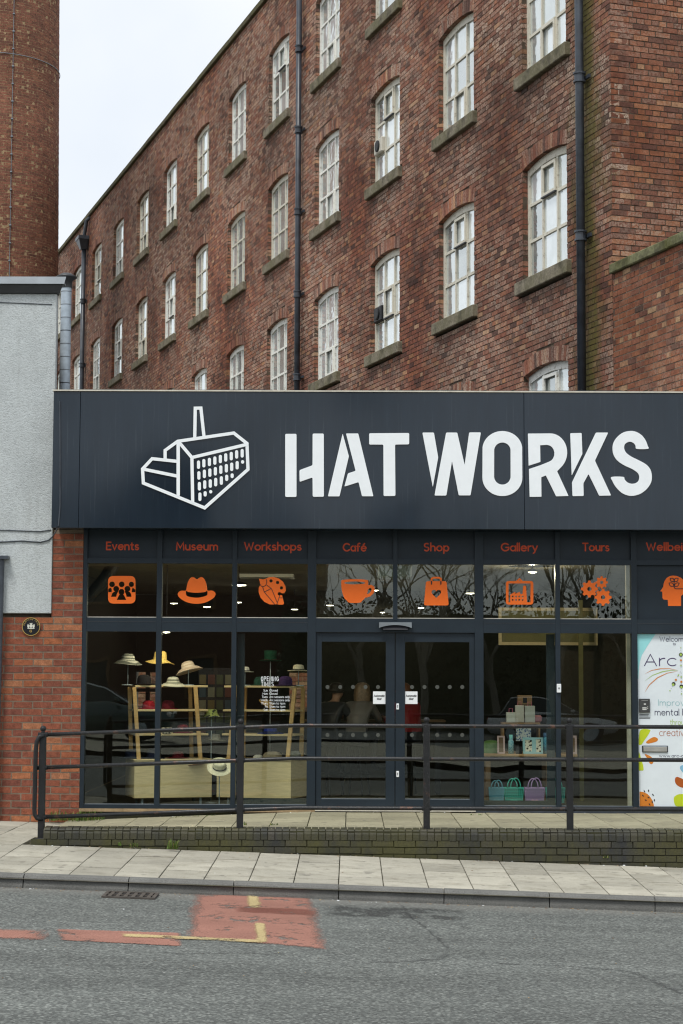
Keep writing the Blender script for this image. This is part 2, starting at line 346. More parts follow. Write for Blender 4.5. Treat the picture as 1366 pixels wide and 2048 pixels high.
def rail_mat():
    t = NT('worn_black_rail'); n = t.noise(7, 6, .75); col = t.mix(t.ramp(n, [(.58, 0), (.68, .8)]), (.020, .021, .022), (.17, .08, .05))
    col = t.mix(t.ramp(t.noise(60, 3, .8), [(.55, 0), (.75, .35)]), col, (.22, .22, .215))
    t.bump(t.noise(90, 3), .3, .004); return t.out(col, .34, .3, .5)
MAT['rail'] = rail_mat(); MAT['post'] = simple('black_post', (.013, .014, .015), .5, .0, .35, .4, 8, .2)
MAT['postrust'] = rail_mat()
def wood(name, c):
    t = NT(name); n = t.noise(6, 5, .6, sc3=(1, 1, 9)); col = t.mix(1, c, t.ramp(n, [(.3, .85), (.7, 1.1)]), 'MULTIPLY'); return t.out(col, .5, 0, .4)
MAT['birch'] = wood('birch_ply', (.76, .60, .34)); MAT['pine'] = wood('pine_leg', (.62, .40, .17)); MAT['darkwood'] = wood('dark_wood', (.16, .09, .045)); MAT['crate'] = wood('crate_wood', (.35, .2, .09))
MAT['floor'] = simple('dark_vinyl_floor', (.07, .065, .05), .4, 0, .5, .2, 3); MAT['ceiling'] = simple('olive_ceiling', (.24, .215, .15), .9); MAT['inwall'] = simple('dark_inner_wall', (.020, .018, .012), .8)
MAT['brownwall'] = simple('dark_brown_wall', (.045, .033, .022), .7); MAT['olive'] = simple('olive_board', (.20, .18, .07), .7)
def emit(name, c, s):
    t = NT(name); t.b.inputs['Emission Color'].default_value = (*c, 1); t.b.inputs['Emission Strength'].default_value = s; return t.out(c, .5)
MAT['lamp'] = emit('lamp_glow', (1, .9, .68), 5.0)
def cloth(name, c, stripe=None, rough=.9):
    t = NT(name)
    if stripe:
        sx = t.node('SeparateXYZ'); t.l.new(t.obj(), sx.inputs[0])
        r = t.math('SQRT', t.math('ADD', t.math('MULTIPLY', sx.outputs[0], sx.outputs[0]), t.math('MULTIPLY', sx.outputs[1], sx.outputs[1])))
        k = t.math('ADD', t.math('MULTIPLY', r, 50.0), t.math('MULTIPLY', sx.outputs[2], 42.0))
        col = t.mix(t.ramp(t.math('FRACT', k), [(.42, 0), (.5, 1)]), c, stripe)
    else: col = t.mix(1, c, t.ramp(t.noise(45, 4, .6), [(.3, .8), (.7, 1.18)]), 'MULTIPLY')
    t.bump(t.noise(160, 2), .2, .003); return t.out(col, rough, 0, .2)
def spots(name, a, b, sc):
    t = NT(name); v = t.node('TexVoronoi'); v.inputs['Scale'].default_value = sc; t.l.new(t.obj(), v.inputs['Vector'])
    return t.out(t.mix(t.ramp(v.outputs['Distance'], [(.36, 0), (.46, 1)]), a, b), .85, 0, .2)

# ------------------------------------------------------------------ flat shapes, strokes and lettering (real cut vinyl, 2-4 mm thick)
PENDING = []
def shape(name, loops, depth, mat, parent, y=None, kind=None):
    """loops: lists of 3-D points on one vertical X-Z plane at y; even-odd filled; extruded towards the viewer"""
    cu = bpy.data.curves.new(name, 'CURVE'); cu.dimensions = '2D'; cu.fill_mode = 'BOTH'; cu.extrude = depth/2
    for lp in loops:
        sp = cu.splines.new('POLY'); sp.points.add(len(lp)-1); sp.use_cyclic_u = True
        for p, q in zip(sp.points, lp): p.co = (q[0], q[2], 0, 1)
    cu.materials.append(mat)
    o = bpy.data.objects.new(name, cu); COL.objects.link(o)
    o.matrix_world = Matrix(((1, 0, 0, 0), (0, 0, -1, y), (0, 1, 0, 0), (0, 0, 0, 1)))
    PENDING.append((o, parent)); return o
def rounded(pts, r, n=4):
    out = []; N = len(pts)
    for i in range(N):
        p0, p, p1 = Vector(pts[i-1]), Vector(pts[i]), Vector(pts[(i+1) % N])
        a = (p0-p); b = (p1-p); d = min(r, a.length*.45, b.length*.45)
        if d < 1e-6: out.append(tuple(p)); continue
        A = p+a.normalized()*d; B = p+b.normalized()*d
        for k in range(n+1):
            t = k/n; out.append(tuple((1-t)**2*A+2*t*(1-t)*p+t*t*B))
    return out
def smooth(pts, n=4):   # closed Catmull-Rom
    out = []; N = len(pts)
    for i in range(N):
        p0, p1, p2, p3 = (Vector(pts[(i+k) % N]) for k in (-1, 0, 1, 2))
        for k in range(n):
            t = k/n; out.append(tuple(.5*((2*p1)+(p2-p0)*t+(2*p0-5*p1+4*p2-p3)*t*t+(-p0+3*p1-3*p2+p3)*t**3)))
    return out
def circ(cx, cy, rx, ry=None, n=24, a0=0, a1=360):
    ry = rx if ry is None else ry; full = abs(a1-a0) >= 360
    return [(cx+rx*math.cos(math.radians(a0+(a1-a0)*k/(n if full else n-1))), cy+ry*math.sin(math.radians(a0+(a1-a0)*k/(n if full else n-1)))) for k in range(n)]
def ribbon(mb, pts, w, y, cap=True):
    """one stroke of constant width in an X-Z plane, with round ends"""
    P = [Vector(p) for p in pts]
    Q = [P[0]]
    for p in P[1:]:
        if (p-Q[-1]).length > 1e-6: Q.append(p)
    if len(Q) < 2: return
    closed = (Q[0]-Q[-1]).length < 1e-4
    L, R = [], []
    N = len(Q)
    for i in range(N):
        if closed: d0 = (Q[i]-Q[i-1 if i else N-2]); d1 = (Q[(i+1) if i < N-1 else 1]-Q[i])
        else: d0 = Q[i]-Q[max(i-1, 0)]; d1 = Q[min(i+1, N-1)]-Q[i]
        if d0.length < 1e-9: d0 = d1
        if d1.length < 1e-9: d1 = d0
        d0.normalize(); d1.normalize(); n0 = Vector((-d0.y, d0.x)); n1 = Vector((-d1.y, d1.x)); m = n0+n1
        m = m.normalized() if m.length > .2 else n0
        k = min(1.7, 1/max(.3, m.dot(n0)))
        L.append(Q[i]+m*w/2*k); R.append(Q[i]-m*w/2*k)
    vs = [(q.x, y, q.y) for q in L]+[(q.x, y, q.y) for q in R]
    mb.add(vs, [(i, i+1, N+i+1, N+i) for i in range(N-1)])
    if cap and not closed:
        for c, d in ((Q[0], Q[0]-Q[1]), (Q[-1], Q[-1]-Q[-2])):
            a = math.atan2(d.y, d.x); ps = [(c.x+w/2*math.cos(a+math.radians(t)), y, c.y+w/2*math.sin(a+math.radians(t))) for t in range(-90, 91, 30)]
            mb.add(ps, [tuple(range(len(ps)))])
def A_(cx, cy, rx, ry, a0, a1, n=10): return circ(cx, cy, rx, ry, n, a0, a1)
GL = {
 'A': (.78, [[(0,0),(.39,1),(.78,0)],[(.14,.33),(.64,.33)]]), 'C': (.82, [A_(.48,.5,.48,.5,45,315,16)]), 'E': (.56, [[(.56,1),(0,1),(0,0),(.56,0)],[(0,.52),(.48,.52)]]),
 'F': (.54, [[(.54,1),(0,1),(0,0)],[(0,.52),(.46,.52)]]), 'G': (.9, [A_(.48,.5,.48,.5,45,330,16)+[(.9,.27),(.9,.47),(.55,.47)]]), 'H': (.7, [[(0,0),(0,1)],[(.7,0),(.7,1)],[(0,.52),(.7,.52)]]),
 'I': (.0, [[(0,0),(0,1)]]), 'L': (.5, [[(0,1),(0,0),(.5,0)]]), 'M': (.9, [[(0,0),(.06,1),(.45,.25),(.84,1),(.9,0)]]), 'N': (.68, [[(0,0),(0,1),(.68,0),(.68,1)]]),
 'O': (.92, [A_(.46,.5,.46,.5,90,450,20)]), 'P': (.56, [[(0,0),(0,1),(.3,1)]+A_(.3,.74,.26,.26,90,-90,8)+[(0,.48)]]), 'R': (.58, [[(0,0),(0,1),(.3,1)]+A_(.3,.74,.26,.26,90,-90,8)+[(0,.48)],[(.28,.48),(.58,0)]]),
 'S': (.6, [A_(.31,.745,.27,.255,50,270,10)+A_(.29,.25,.29,.25,90,-140,10)]), 'T': (.68, [[(0,1),(.68,1)],[(.34,1),(.34,0)]]), 'W': (1.1, [[(0,1),(.28,0),(.55,.85),(.82,0),(1.1,1)]]),
 'a': (.6, [A_(.31,.33,.31,.33,90,450,16),[(.62,.66),(.62,0)]]), 'b': (.62, [[(0,1.05),(0,0)],A_(.31,.33,.31,.33,90,450,16)]), 'c': (.55, [A_(.33,.33,.33,.33,48,312,12)]), 'd': (.62, [A_(.31,.33,.31,.33,90,450,16),[(.62,1.05),(.62,0)]]),
 'e': (.64, [A_(.33,.33,.32,.33,3,318,14),[(.06,.35),(.62,.35)]]), 'f': (.36, [A_(.32,.83,.2,.2,70,180,6)+[(.12,0)],[(0,.62),(.34,.62)]]), 'g': (.62, [A_(.31,.33,.31,.33,90,450,16),[(.62,.66),(.62,-.05)]+A_(.32,-.04,.30,.25,0,-150,8)]),
 'h': (.54, [[(0,1.05),(0,0)],[(0,.34)]+A_(.27,.38,.27,.28,180,0,9)+[(.54,0)]]), 'i': (.0, [[(0,.66),(0,0)],[(0,.93),(0,.95)]]), 'k': (.5, [[(0,1.05),(0,0)],[(.46,.66),(.03,.28)],[(.17,.4),(.5,0)]]),
 'l': (.0, [[(0,1.05),(0,0)]]), 'm': (.94, [[(0,.66),(0,0)],[(0,.36)]+A_(.235,.4,.235,.26,180,0,8)+[(.47,0)],[(.47,.36)]+A_(.705,.4,.235,.26,180,0,8)+[(.94,0)]]), 'n': (.54, [[(0,.66),(0,0)],[(0,.34)]+A_(.27,.38,.27,.28,180,0,9)+[(.54,0)]]),
 'o': (.66, [A_(.33,.33,.33,.33,90,450,18)]), 'p': (.62, [[(0,.66),(0,-.34)],A_(.31,.33,.31,.33,90,450,16)]), 'r': (.32, [[(0,.66),(0,0)],[(0,.32)]+A_(.30,.36,.30,.30,180,80,6)]), 's': (.44, [A_(.22,.495,.19,.165,40,265,8)+A_(.22,.165,.21,.165,85,-140,8)]),
 't': (.36, [[(.15,.9)]+A_(.29,.15,.14,.15,180,290,5),[(0,.64),(.34,.64)]]), 'u': (.54, [[(0,.66),(0,.28)]+A_(.27,.28,.27,.28,180,360,9)+[(.54,.66)],[(.54,.4),(.54,0)]]), 'v': (.54, [[(0,.66),(.27,0),(.54,.66)]]), 'w': (.84, [[(0,.66),(.21,0),(.42,.6),(.63,0),(.84,.66)]]),
 'y': (.56, [[(0,.66),(.29,.02)],[(.56,.66),(.22,-.2),(.08,-.33)]]), '0': (.6, [A_(.3,.5,.3,.5,90,450,16)]), '1': (.2, [[(0,.8),(.2,1),(.2,0)]]), '4': (.6, [[(.45,0),(.45,1),(0,.28),(.6,.28)]]), ':': (.0, [[(0,.06),(0,.08)],[(0,.5),(0,.52)]]), '.': (.0, [[(0,.03),(0,.05)]]), '-': (.3, [[(0,.35),(.3,.35)]]), '\u00e9': (.64, [A_(.33,.33,.32,.33,3,318,14),[(.06,.35),(.62,.35)],[(.28,.82),(.44,1.0)]]) }
GAP = .24
def text_width(s, gap=GAP): return sum((.42 if c == ' ' else GL[c][0]+gap) for c in s)-gap
def write(name, s, x, z, cap, weight, y, mat, parent, width=None, gap=GAP, prefix=None, mb=None, right=False):
    """strokes of width weight; letters of height cap from (x, z) on the plane y; width = metres the text (or its prefix) takes up"""
    own = mb is None; mb = mb or MB()
    nat = text_width(prefix or s, gap)*cap; k = (width/nat) if width else 1.0
    cx = x-(nat*k if right else 0); st = 0
    for c in s:
        if c == ' ': cx += .42*cap*k; continue
        adv, strokes = GL[c]
        for stv in strokes:
            ribbon(mb, [(cx+px*cap*k, z+pz*cap) for px, pz in stv], weight, y-.0004*(st % 4)); st += 1
        cx += (adv+gap)*cap*k
    if own: return mb.build(name, mat, parent)

# ------------------------------------------------------------------ ground, road, pavement, kerb
KY = -5.15                                       # kerb line; the street falls to the right
def sheet(name, xs, ys, fn, mat, kind='structure', parent=None):
    vs = [(x, y, fn(x, y)) for y in ys for x in xs]; n = len(xs)
    fs = [(j*n+i, j*n+i+1, (j+1)*n+i+1, (j+1)*n+i) for j in range(len(ys)-1) for i in range(n-1)]
    me = bpy.data.meshes.new(name); me.from_pydata(vs, [], fs); me.materials.append(mat)
    o = link(name, me, parent); o['kind'] = kind; return o
tilt = lambda x, c: c-.0325*max(-60, min(60, x))
MAT['dirt'] = simple('trodden_earth', (.12, .115, .09), .95)
sheet('ground', [-400, -60, 0, 60, 400], [-400, 0, 400], lambda x, y: tilt(x, -.75), MAT['dirt'])
XS = [-60, -30, -10, 0, 10, 30, 60]
sheet('road', XS, [-18.5, -14, -11.15, -8, KY], lambda x, y: road_z(x, y), MAT['road'])
sheet('opposite_pavement', XS, [-30, -18.5], lambda x, y: road_z(x, -18.5)+.12, MAT['slab'])
sheet('pavement', [-60, -20, -4.9, 0, 6.7, 20, 60], [KY-.02, -2.75, 0.2], lambda x, y: pave_z(x, y)-.03, MAT['joint'])
pavement = bpy.data.objects['pavement']
for x0, x1 in ((-60, -5.0), (6.8, 60)):          # beyond the frame the paving is one plain sheet
    sheet('paving_sheet', [x0, (x0+x1)/2, x1], [KY+.13, -2.75, -.02 if x0 < 0 else 0.1], lambda x, y: pave_z(x, y), MAT['slab'], 'structure', pavement)
PVX, PVL = .4135, .62
slab_me = [] and [chamfer_mesh('paving_slab', -PVX/2+.003+j*.0008, PVX/2-.003, -PVL/2+.003, PVL/2-.003-j*.0008, -.05, 0, .004, MAT['slab']) for j in range(3)]
cut_me = {}
def slab(parent, xc, y0, y1, fn, mat, w=PVX, tl=-.0305, name='paving_slab'):
    yc = (y0+y1)/2; L = y1-y0
    key = (round(L, 3), round(w, 3), mat.name)
    if key not in cut_me: cut_me[key] = chamfer_mesh(name, -w/2+.0045, w/2-.0045, -L/2+.016, L/2-.016, -.05, 0, .003, mat)
    sl = (fn(xc, y1-.01)-fn(xc, y0+.01))/(L-.02)
    o = link(name, cut_me[key], parent, (xc, yc, fn(xc, yc)+random.uniform(-.002, .003)),
             (math.atan(sl)+random.uniform(-.003, .003), -math.atan(tl)+random.uniform(-.002, .002), random.uniform(-.004, .004)))
    return o
x_first = -4.86
for i in range(30):
    xc = x_first+i*PVX
    if xc > 6.7: break
    back = -.0 if xc < -3.42 else -2.775
    y = KY+.128; off = (i % 2)*.31
    cuts = [y]
    yy = y+(.62 if not off else .36)
    while yy < back-.12: cuts.append(yy); yy += .62
    cuts.append(back)
    for a, b in zip(cuts, cuts[1:]): slab(pavement, xc, a, b, pave_z, MAT['slab'])
kerb = empty('kerb'); kerb['kind'] = 'structure'
KL = .957
kme = []
for j in range(3):
    m = MB(); prof = [(0, -.16), (0, .02), (.012, .092), (.03, .112), (.055, .12), (.128, .123), (.128, -.16)]
    k = [(a+random.uniform(-.003, .003), b+random.uniform(-.002, .002)) for a, b in prof]
    m.prism(k, KL-.008, 'yz', -KL/2+.004); kme.append(m.mesh('kerb_stone', MAT['kerb']))
for i in range(-3, 11):
    x = -2.975-KL/2+(i-1)*KL+KL
    link('kerb_stone', kme[i % 3], kerb, (x, KY, road_z(x, KY)+random.uniform(-.003, .003)), (0, math.atan(.0325), random.uniform(-.004, .004)))
for x0, x1 in ((-60, -2.93-4*KL), (-2.93+10*KL, 60)):
    m = MB(); m.hexa([(x0, KY, road_z(x0, KY)-.1), (x1, KY, road_z(x1, KY)-.1), (x1, KY+.128, road_z(x1, KY)-.1), (x0, KY+.128, road_z(x0, KY)-.1),
                      (x0, KY+.01, road_z(x0, KY)+.12), (x1, KY+.01, road_z(x1, KY)+.12), (x1, KY+.128, road_z(x1, KY)+.122), (x0, KY+.128, road_z(x0, KY)+.122)])
    m.build('kerb_run', MAT['kerb'], kerb)
road = bpy.data.objects['road']
def road_patch(name, quad, lift, mat, edge=.12, n=(24, 12), soft=(1, 1, 1, 1)):
    """quad: four photo points of a painted area, carried down onto the road surface; uv.x = how far inside its worn outline"""
    P = [on_fn(*q, road_z) for q in quad]; vs = []; uv = []
    L = [(P[(k+1) % 4]-P[k]).length for k in range(4)]
    for j in range(n[1]+1):
        for i in range(n[0]+1):
            s, t = i/n[0], j/n[1]
            p = (P[0]*(1-s)+P[1]*s)*(1-t)+(P[3]*(1-s)+P[2]*s)*t
            vs.append((p.x, p.y, road_z(p.x, p.y)+lift))
            d = [t*L[1]/soft[0], (1-s)*L[0]/soft[1], (1-t)*L[1]/soft[2], s*L[0]/soft[3]]
            uv.append(min(1.0, min(d)/edge))
    nx = n[0]+1; fs = [(j*nx+i, j*nx+i+1, (j+1)*nx+i+1, (j+1)*nx+i) for j in range(n[1]) for i in range(n[0])]
    me = bpy.data.meshes.new(name); me.from_pydata(vs, [], fs); me.materials.append(mat)
    l = me.uv_layers.new(name='UVMap')
    for lp in me.loops: l.data[lp.index].uv = (uv[lp.vertex_index], 0)
    return link(name, me, road)
road_patch('red_marking', [(383, 1782), (632, 1796), (665, 1902), (362, 1874)], .004, MAT['redpaint'], .27, (60, 60))
road_patch('red_marking', [(108, 1858), (366, 1866), (366, 1894), (118, 1882)], .0045, MAT['redpaint'], .11, (60, 12))
road_patch('red_marking', [(-60, 1855), (104, 1860), (100, 1881), (-60, 1880)], .004, MAT['redpaint'], .3, (50, 10))
road_patch('yellow_marking', [(490, 1789), (520, 1791), (525, 1818), (494, 1817)], .008, MAT['yellowpaint'], .10, (10, 14))
road_patch('yellow_marking', [(503, 1845), (534, 1848), (541, 1888), (508, 1886)], .008, MAT['yellowpaint'], .10, (10, 14))
road_patch('yellow_marking', [(236, 1867), (530, 1881), (530, 1888.5), (236, 1876)], .0085, MAT['yellowpaint'], .14, (50, 6))
road_patch('yellow_marking', [(530, 1794), (558, 1796), (556, 1805), (532, 1803)], .008, MAT['yellowpaint'], .4, (10, 6))
def seam(pts, w, lift=.003):
    """a crack sealed with tar, wandering along the given photo points on the road"""
    rn = random.Random(len(pts)+int(pts[0][0])); P = [on_fn(*q, road_z) for q in pts]; Q = []
    for a_, b_ in zip(P, P[1:]):
        n_ = max(3, int((b_-a_).length/.07))
        for k in range(n_): Q.append(a_.lerp(b_, k/n_)+Vector((rn.uniform(-.014, .014), rn.uniform(-.02, .02), 0)))
    Q.append(P[-1]); vs = []; uv = []; N = len(Q)
    for i, q in enumerate(Q):
        d = Q[min(i+1, N-1)]-Q[max(i-1, 0)]; n_ = Vector((-d.y, d.x, 0)).normalized()*w*rn.uniform(.6, 1.25)/2
        for k in (-1, 0, 1): p = q+n_*k; vs.append((p.x, p.y, road_z(p.x, p.y)+lift)); uv.append((0 if k else 1)*min(1, i/4, (N-1-i)/4))
    fs = [(i*3+k, i*3+k+1, i*3+k+4, i*3+k+3) for i in range(N-1) for k in (0, 1)]
    me = bpy.data.meshes.new('tar_seam'); me.from_pydata(vs, [], fs); me.materials.append(MAT['tar']); l = me.uv_layers.new(name='UVMap')
    for lp in me.loops: l.data[lp.index].uv = (uv[lp.vertex_index], 0)
    link('tar_seam', me, road)
seam([(798, 1806), (820, 1832), (858, 1862), (905, 1905)], .05); seam([(905, 1903), (880, 1918), (800, 1924), (690, 1926)], .16)
seam([(905, 1921), (1010, 1928), (1130, 1932), (1262, 1943), (1310, 1965), (1380, 1995)], .10); seam([(255, 1900), (360, 1908), (480, 1906), (640, 1914)], .07)
road_patch('oil_stain', [(640, 1806), (960, 1818), (950, 1846), (620, 1834)], .003, MAT['stain'], .22, (40, 10)); road_patch('oil_stain', [(905, 1846), (955, 1850), (958, 1862), (905, 1858)], .003, MAT['stain'], .12, (12, 8))
road_patch('red_wear', [(455, 1812), (645, 1818), (648, 1836), (450, 1826)], .0052, MAT['redstain'], .16, (40, 8))

# ------------------------------------------------------------------ brick laying
class Bricks:
    """bricks in wall coordinates (u along, w outward, z up); kept as boxes, turned into one mesh or into single bricks"""
    def __init__(s): s.b = []       # u0,u1,z0,z1,depth,proud
    def course(s, z0, h, spans, pitch, phase, j=.006, jamb=(), proud=.0, rough=.003):
        for (a, b) in spans:
            u = a-((a-phase) % pitch); carry = None
            while u < b-1e-6:
                u0, u1 = max(u, a), min(u+pitch, b)
                if u1-u0 < .035 and u1 < b-1e-6: carry = u0; u += pitch; continue
                if carry is not None: u0 = carry; carry = None
                dj = any(abs(u0-q) < .002 or abs(u1-q) < .002 for q in jamb)
                s.b.append((u0+(j if u0 > a+1e-6 else 0.0), u1 if u1 < b-1e-6 else b, z0+j, z0+h, .27 if dj else .035, proud+random.uniform(-rough, rough)))
                u += pitch
    def mesh(s, name, mat, fn, only=None, inset=.003, dirt=None):
        B = [b for i, b in enumerate(s.b) if only is None or i in only]; n = len(B)
        a = np.array(B); jit = lambda k: RNG.uniform(-.0035, .0035, n)*k
        u0, u1, z0, z1, d, pr = a.T
        V = np.zeros((n, 8, 3))
        for k, (uu, zz, su, sz) in enumerate(((u0, z0, 1, 1), (u1, z0, -1, 1), (u1, z1, -1, -1), (u0, z1, 1, -1))):
            V[:, k, 0] = uu; V[:, k, 1] = pr-d; V[:, k, 2] = zz
            V[:, k+4, 0] = uu+su*inset+jit(1); V[:, k+4, 1] = pr+jit(.35); V[:, k+4, 2] = zz+sz*inset+jit(.8)
        V = fn(V.reshape(-1, 3))
        q = np.array([(4, 5, 6, 7), (0, 1, 5, 4), (1, 2, 6, 5), (2, 3, 7, 6), (3, 0, 4, 7)])
        Fq = (np.arange(n)[:, None, None]*8+q[None]).reshape(-1)
        me = bpy.data.meshes.new(name); nf = n*5
        me.vertices.add(n*8); me.vertices.foreach_set('co', V.astype(np.float32).reshape(-1))
        me.loops.add(nf*4); me.loops.foreach_set('vertex_index', Fq.astype(np.int32))
        me.polygons.add(nf); me.polygons.foreach_set('loop_start', np.arange(0, nf*4, 4, dtype=np.int32)); me.polygons.foreach_set('loop_total', np.full(nf, 4, np.int32))
        me.polygons.foreach_set('use_smooth', np.zeros(nf, bool)); me.update(calc_edges=True); me.materials.append(mat)
        t = me.attributes.new('tone', 'FLOAT', 'FACE'); t.data.foreach_set('value', np.repeat(RNG.random(n), 5).astype(np.float32))
        if dirt: q_ = me.attributes.new('dirt', 'FLOAT', 'FACE'); q_.data.foreach_set('value', np.repeat([dirt((b[0]+b[1])/2, b[2]) for b in B], 5).astype(np.float32))
        return me
UNIT = {}
def unit_bricks(mat):
    if mat.name not in UNIT:
        out = []
        for k in range(4):
            m = MB(); e = lambda: random.uniform(-.010, .012); f = lambda: random.uniform(.0, .07)
            m.add([(0, 0, 0), (1, 0, 0), (1, 0, 1), (0, 0, 1)]+[(.012+e(), 1, f()), (.988-e(), 1, f()), (.988-e(), 1, 1-f()), (.012+e(), 1, 1-f())],
                  [(4, 5, 6, 7), (0, 1, 5, 4), (1, 2, 6, 5), (2, 3, 7, 6), (3, 0, 4, 7)])
            out.append(m.mesh('brick', mat))
        UNIT[mat.name] = out
    return UNIT[mat.name]
def single_bricks(B, idx, parent, mat, frame):
    """frame: 4x4 from wall coordinates (u, w, z) to the parent's"""
    ms = unit_bricks(mat)
    for i in idx:
        u0, u1, z0, z1, d, pr = B.b[i]
        o = bpy.data.objects.new('brick', ms[i % 4]); COL.objects.link(o); o.parent = parent
        o.matrix_local = frame @ Matrix.LocRotScale(Vector((u0, pr-d, z0)), None, Vector((u1-u0, d, z1-z0)))
def wall_quads(name, quads, w, frame_fn, mat, parent):
    vs = []; fs = []
    for (a, b, z0, z1) in quads:
        k = len(vs); vs += [(a, w, z0), (b, w, z0), (b, w, z1), (a, w, z1)]; fs.append((k, k+1, k+2, k+3))
    me = bpy.data.meshes.new(name); me.from_pydata(frame_fn(np.array(vs)).tolist(), [], fs); me.materials.append(mat)
    return link(name, me, parent)

# ------------------------------------------------------------------ the mill
ANG = -.33444
Q0 = Vector((2.4212, 4.6492, 0)); AV = Vector((math.sin(ANG), math.cos(ANG), 0)); OUT = Vector((-math.cos(ANG), math.sin(ANG), 0))
MF = Matrix(((AV.x, OUT.x, 0, Q0.x), (AV.y, OUT.y, 0, Q0.y), (0, 0, 1, 0), (0, 0, 0, 1)))
def mill_fn(V):
    R = np.empty_like(V); R[:, 0] = Q0.x+AV.x*V[:, 0]+OUT.x*V[:, 1]; R[:, 1] = Q0.y+AV.y*V[:, 0]+OUT.y*V[:, 1]; R[:, 2] = V[:, 2]; return R
mill = empty('brick_mill', (0, 0, 0))
tag(mill, 'long red brick mill with rows of arched white windows rising behind the shop', 'mill building')
U0, U1, ZB, ZT = -3.085, 44.0, 4.72, 16.42
CO = .078; WW, RISE, RING = 1.48, .085, .225
BAY = 3.304; ROWS = [13.27, 10.255, 7.165, 4.09]; SILL_H, OPEN_H = .20, 1.665
Rr = (WW*WW/4+RISE*RISE)/(2*RISE); PHI = math.asin(WW/2/Rr)
wins = []
def in_view(u, z):
    p = Q0+AV*u; p = Vector((p.x, p.y, z))-CAM; k = p.dot(_fw); x = PX+F*p.dot(_rt)/k; y = 1024-F*p.dot(_up)/k
    return x, y
for c in range(0, 13):
    for r, sb in enumerate(ROWS):
        uc = -1.0+BAY*c; x, y = in_view(uc, sb+SILL_H+OPEN_H+.3)
        x2, y2 = in_view(uc, sb)
        if y < 790 and x > 95 and y2 > -12: wins.append((c, r, uc, sb+SILL_H))
def cut(z):
    out = []
    for c, r, uc, zs in wins:
        sp = zs+OPEN_H; zc = sp+RISE-Rr
        if zs-SILL_H <= z < zs: out.append((uc-WW/2-.135, uc+WW/2+.135))
        elif zs <= z < sp: out.append((uc-WW/2, uc+WW/2))
        elif sp <= z < zc+Rr+RING-.012:
            ze = zc+(Rr+RING)*math.cos(PHI)
            h = WW/2+(z-sp)*math.tan(PHI) if z < ze else math.sqrt(max(0, (Rr+RING-.012)**2-(z-zc)**2))
            out.append((uc-h, uc+h))
    return sorted(out)
MB_ = Bricks(); quads = []; ncourse = int((ZT-ZB)/CO)
for k in range(ncourse):
    z0 = ZB+k*CO; ho = cut(z0+CO/2); spans = []; a = U0
    for h0, h1 in ho:
        if h0 > a: spans.append((a, h0))
        a = max(a, h1)
    if a < U1: spans.append((a, U1))
    hd = (k % 4 == 0)
    jam = [q for h in ho for q in h]+[U0]
    MB_.course(z0, CO, spans, .113 if hd else .226, (.056 if hd else (.113 if k % 2 else 0))+random.uniform(-.02, .02), .0085, jam, 0, .0032)
    # weathered backing of mortar
    for s in spans: quads.append((s[0], s[1], z0, z0+CO))
arch = MB(); amort = MB()
for c, r, uc, zs in wins:
    zc = zs+OPEN_H+RISE-Rr; N = 19
    for i in range(N):
        a0 = -PHI+2*PHI*i/N+.0013; a1 = -PHI+2*PHI*(i+1)/N-.0013; w = random.uniform(-.003, .004); e = random.uniform(0, .012)
        pt = lambda a, rr, ww: (uc+rr*math.sin(a), ww, zc+rr*math.cos(a))
        r0, r1 = Rr, Rr+RING-.006-e
        arch.add([pt(a0, r0, -.26), pt(a1, r0, -.26), pt(a1, r1, -.26), pt(a0, r1, -.26), pt(a0, r0, w), pt(a1, r0, w), pt(a1, r1, w), pt(a0, r1, w)],
                 [(4, 5, 6, 7), (0, 1, 5, 4), (1, 2, 6, 5), (2, 3, 7, 6), (3, 0, 4, 7)])
    for i in range(8):
        a0 = -PHI+2*PHI*i/8; a1 = -PHI+2*PHI*(i+1)/8
        amort.add([pt(a0, Rr+.004, -.011), pt(a1, Rr+.004, -.011), pt(a1, Rr+RING+.09, -.011), pt(a0, Rr+RING+.09, -.011)], [(0, 1, 2, 3)])
        amort.add([pt(a0, Rr+.004, -.011), pt(a1, Rr+.004, -.011), pt(a1, Rr+.004, -.29), pt(a0, Rr+.004, -.29)], [(0, 1, 2, 3)])
    for sgn in (-1, 1):
        u = uc+sgn*(WW/2+.004)
        amort.add([(u, -.011, zs), (u, -.011, zs+OPEN_H), (u, -.29, zs+OPEN_H), (u, -.29, zs)], [(0, 1, 2, 3)])
wall_quads('mortar_bed', quads, -.006, mill_fn, MAT['mortar_dark'], mill)
amort.xf(MF).build('reveal_mortar', MAT['mortar_dark'], mill)['kind'] = 'stuff'
ar = arch.xf(MF).mesh('arch_bricks', MAT['mill'])
t = ar.attributes.new('tone', 'FLOAT', 'FACE'); tv = np.repeat(RNG.random(len(arch.f)//5), 5); t.data.foreach_set('value', tv.astype(np.float32))
ao = link('arch_bricks', ar, mill); ao['kind'] = 'stuff'
def visible(b):
    x, y = in_view((b[0]+b[1])/2, (b[2]+b[3])/2)
    return -10 < x < 1376 and -10 < y < 778
big = sorted([i for i, b in enumerate(MB_.b) if visible(b) and b[1]-b[0] > .1 and b[4] < .1], key=lambda i: MB_.b[i][0])[:300]
single_bricks(MB_, big, mill, MAT['mill'], MF); bigset = set(big)
def sill_dirt(u, z):
    for c, r, uc, zs in wins:
        d = zs-SILL_H-z
        if -.05 < d < 1.3 and abs(u-uc) < WW/2+.2: return max(0, .75*(1-d/1.3))*random.uniform(.45, 1)
    return 0
mo = link('brickwork', MB_.mesh('brickwork', MAT['mill'], mill_fn, dirt=sill_dirt, only=set(range(len(MB_.b)))-bigset), mill); mo['kind'] = 'stuff'
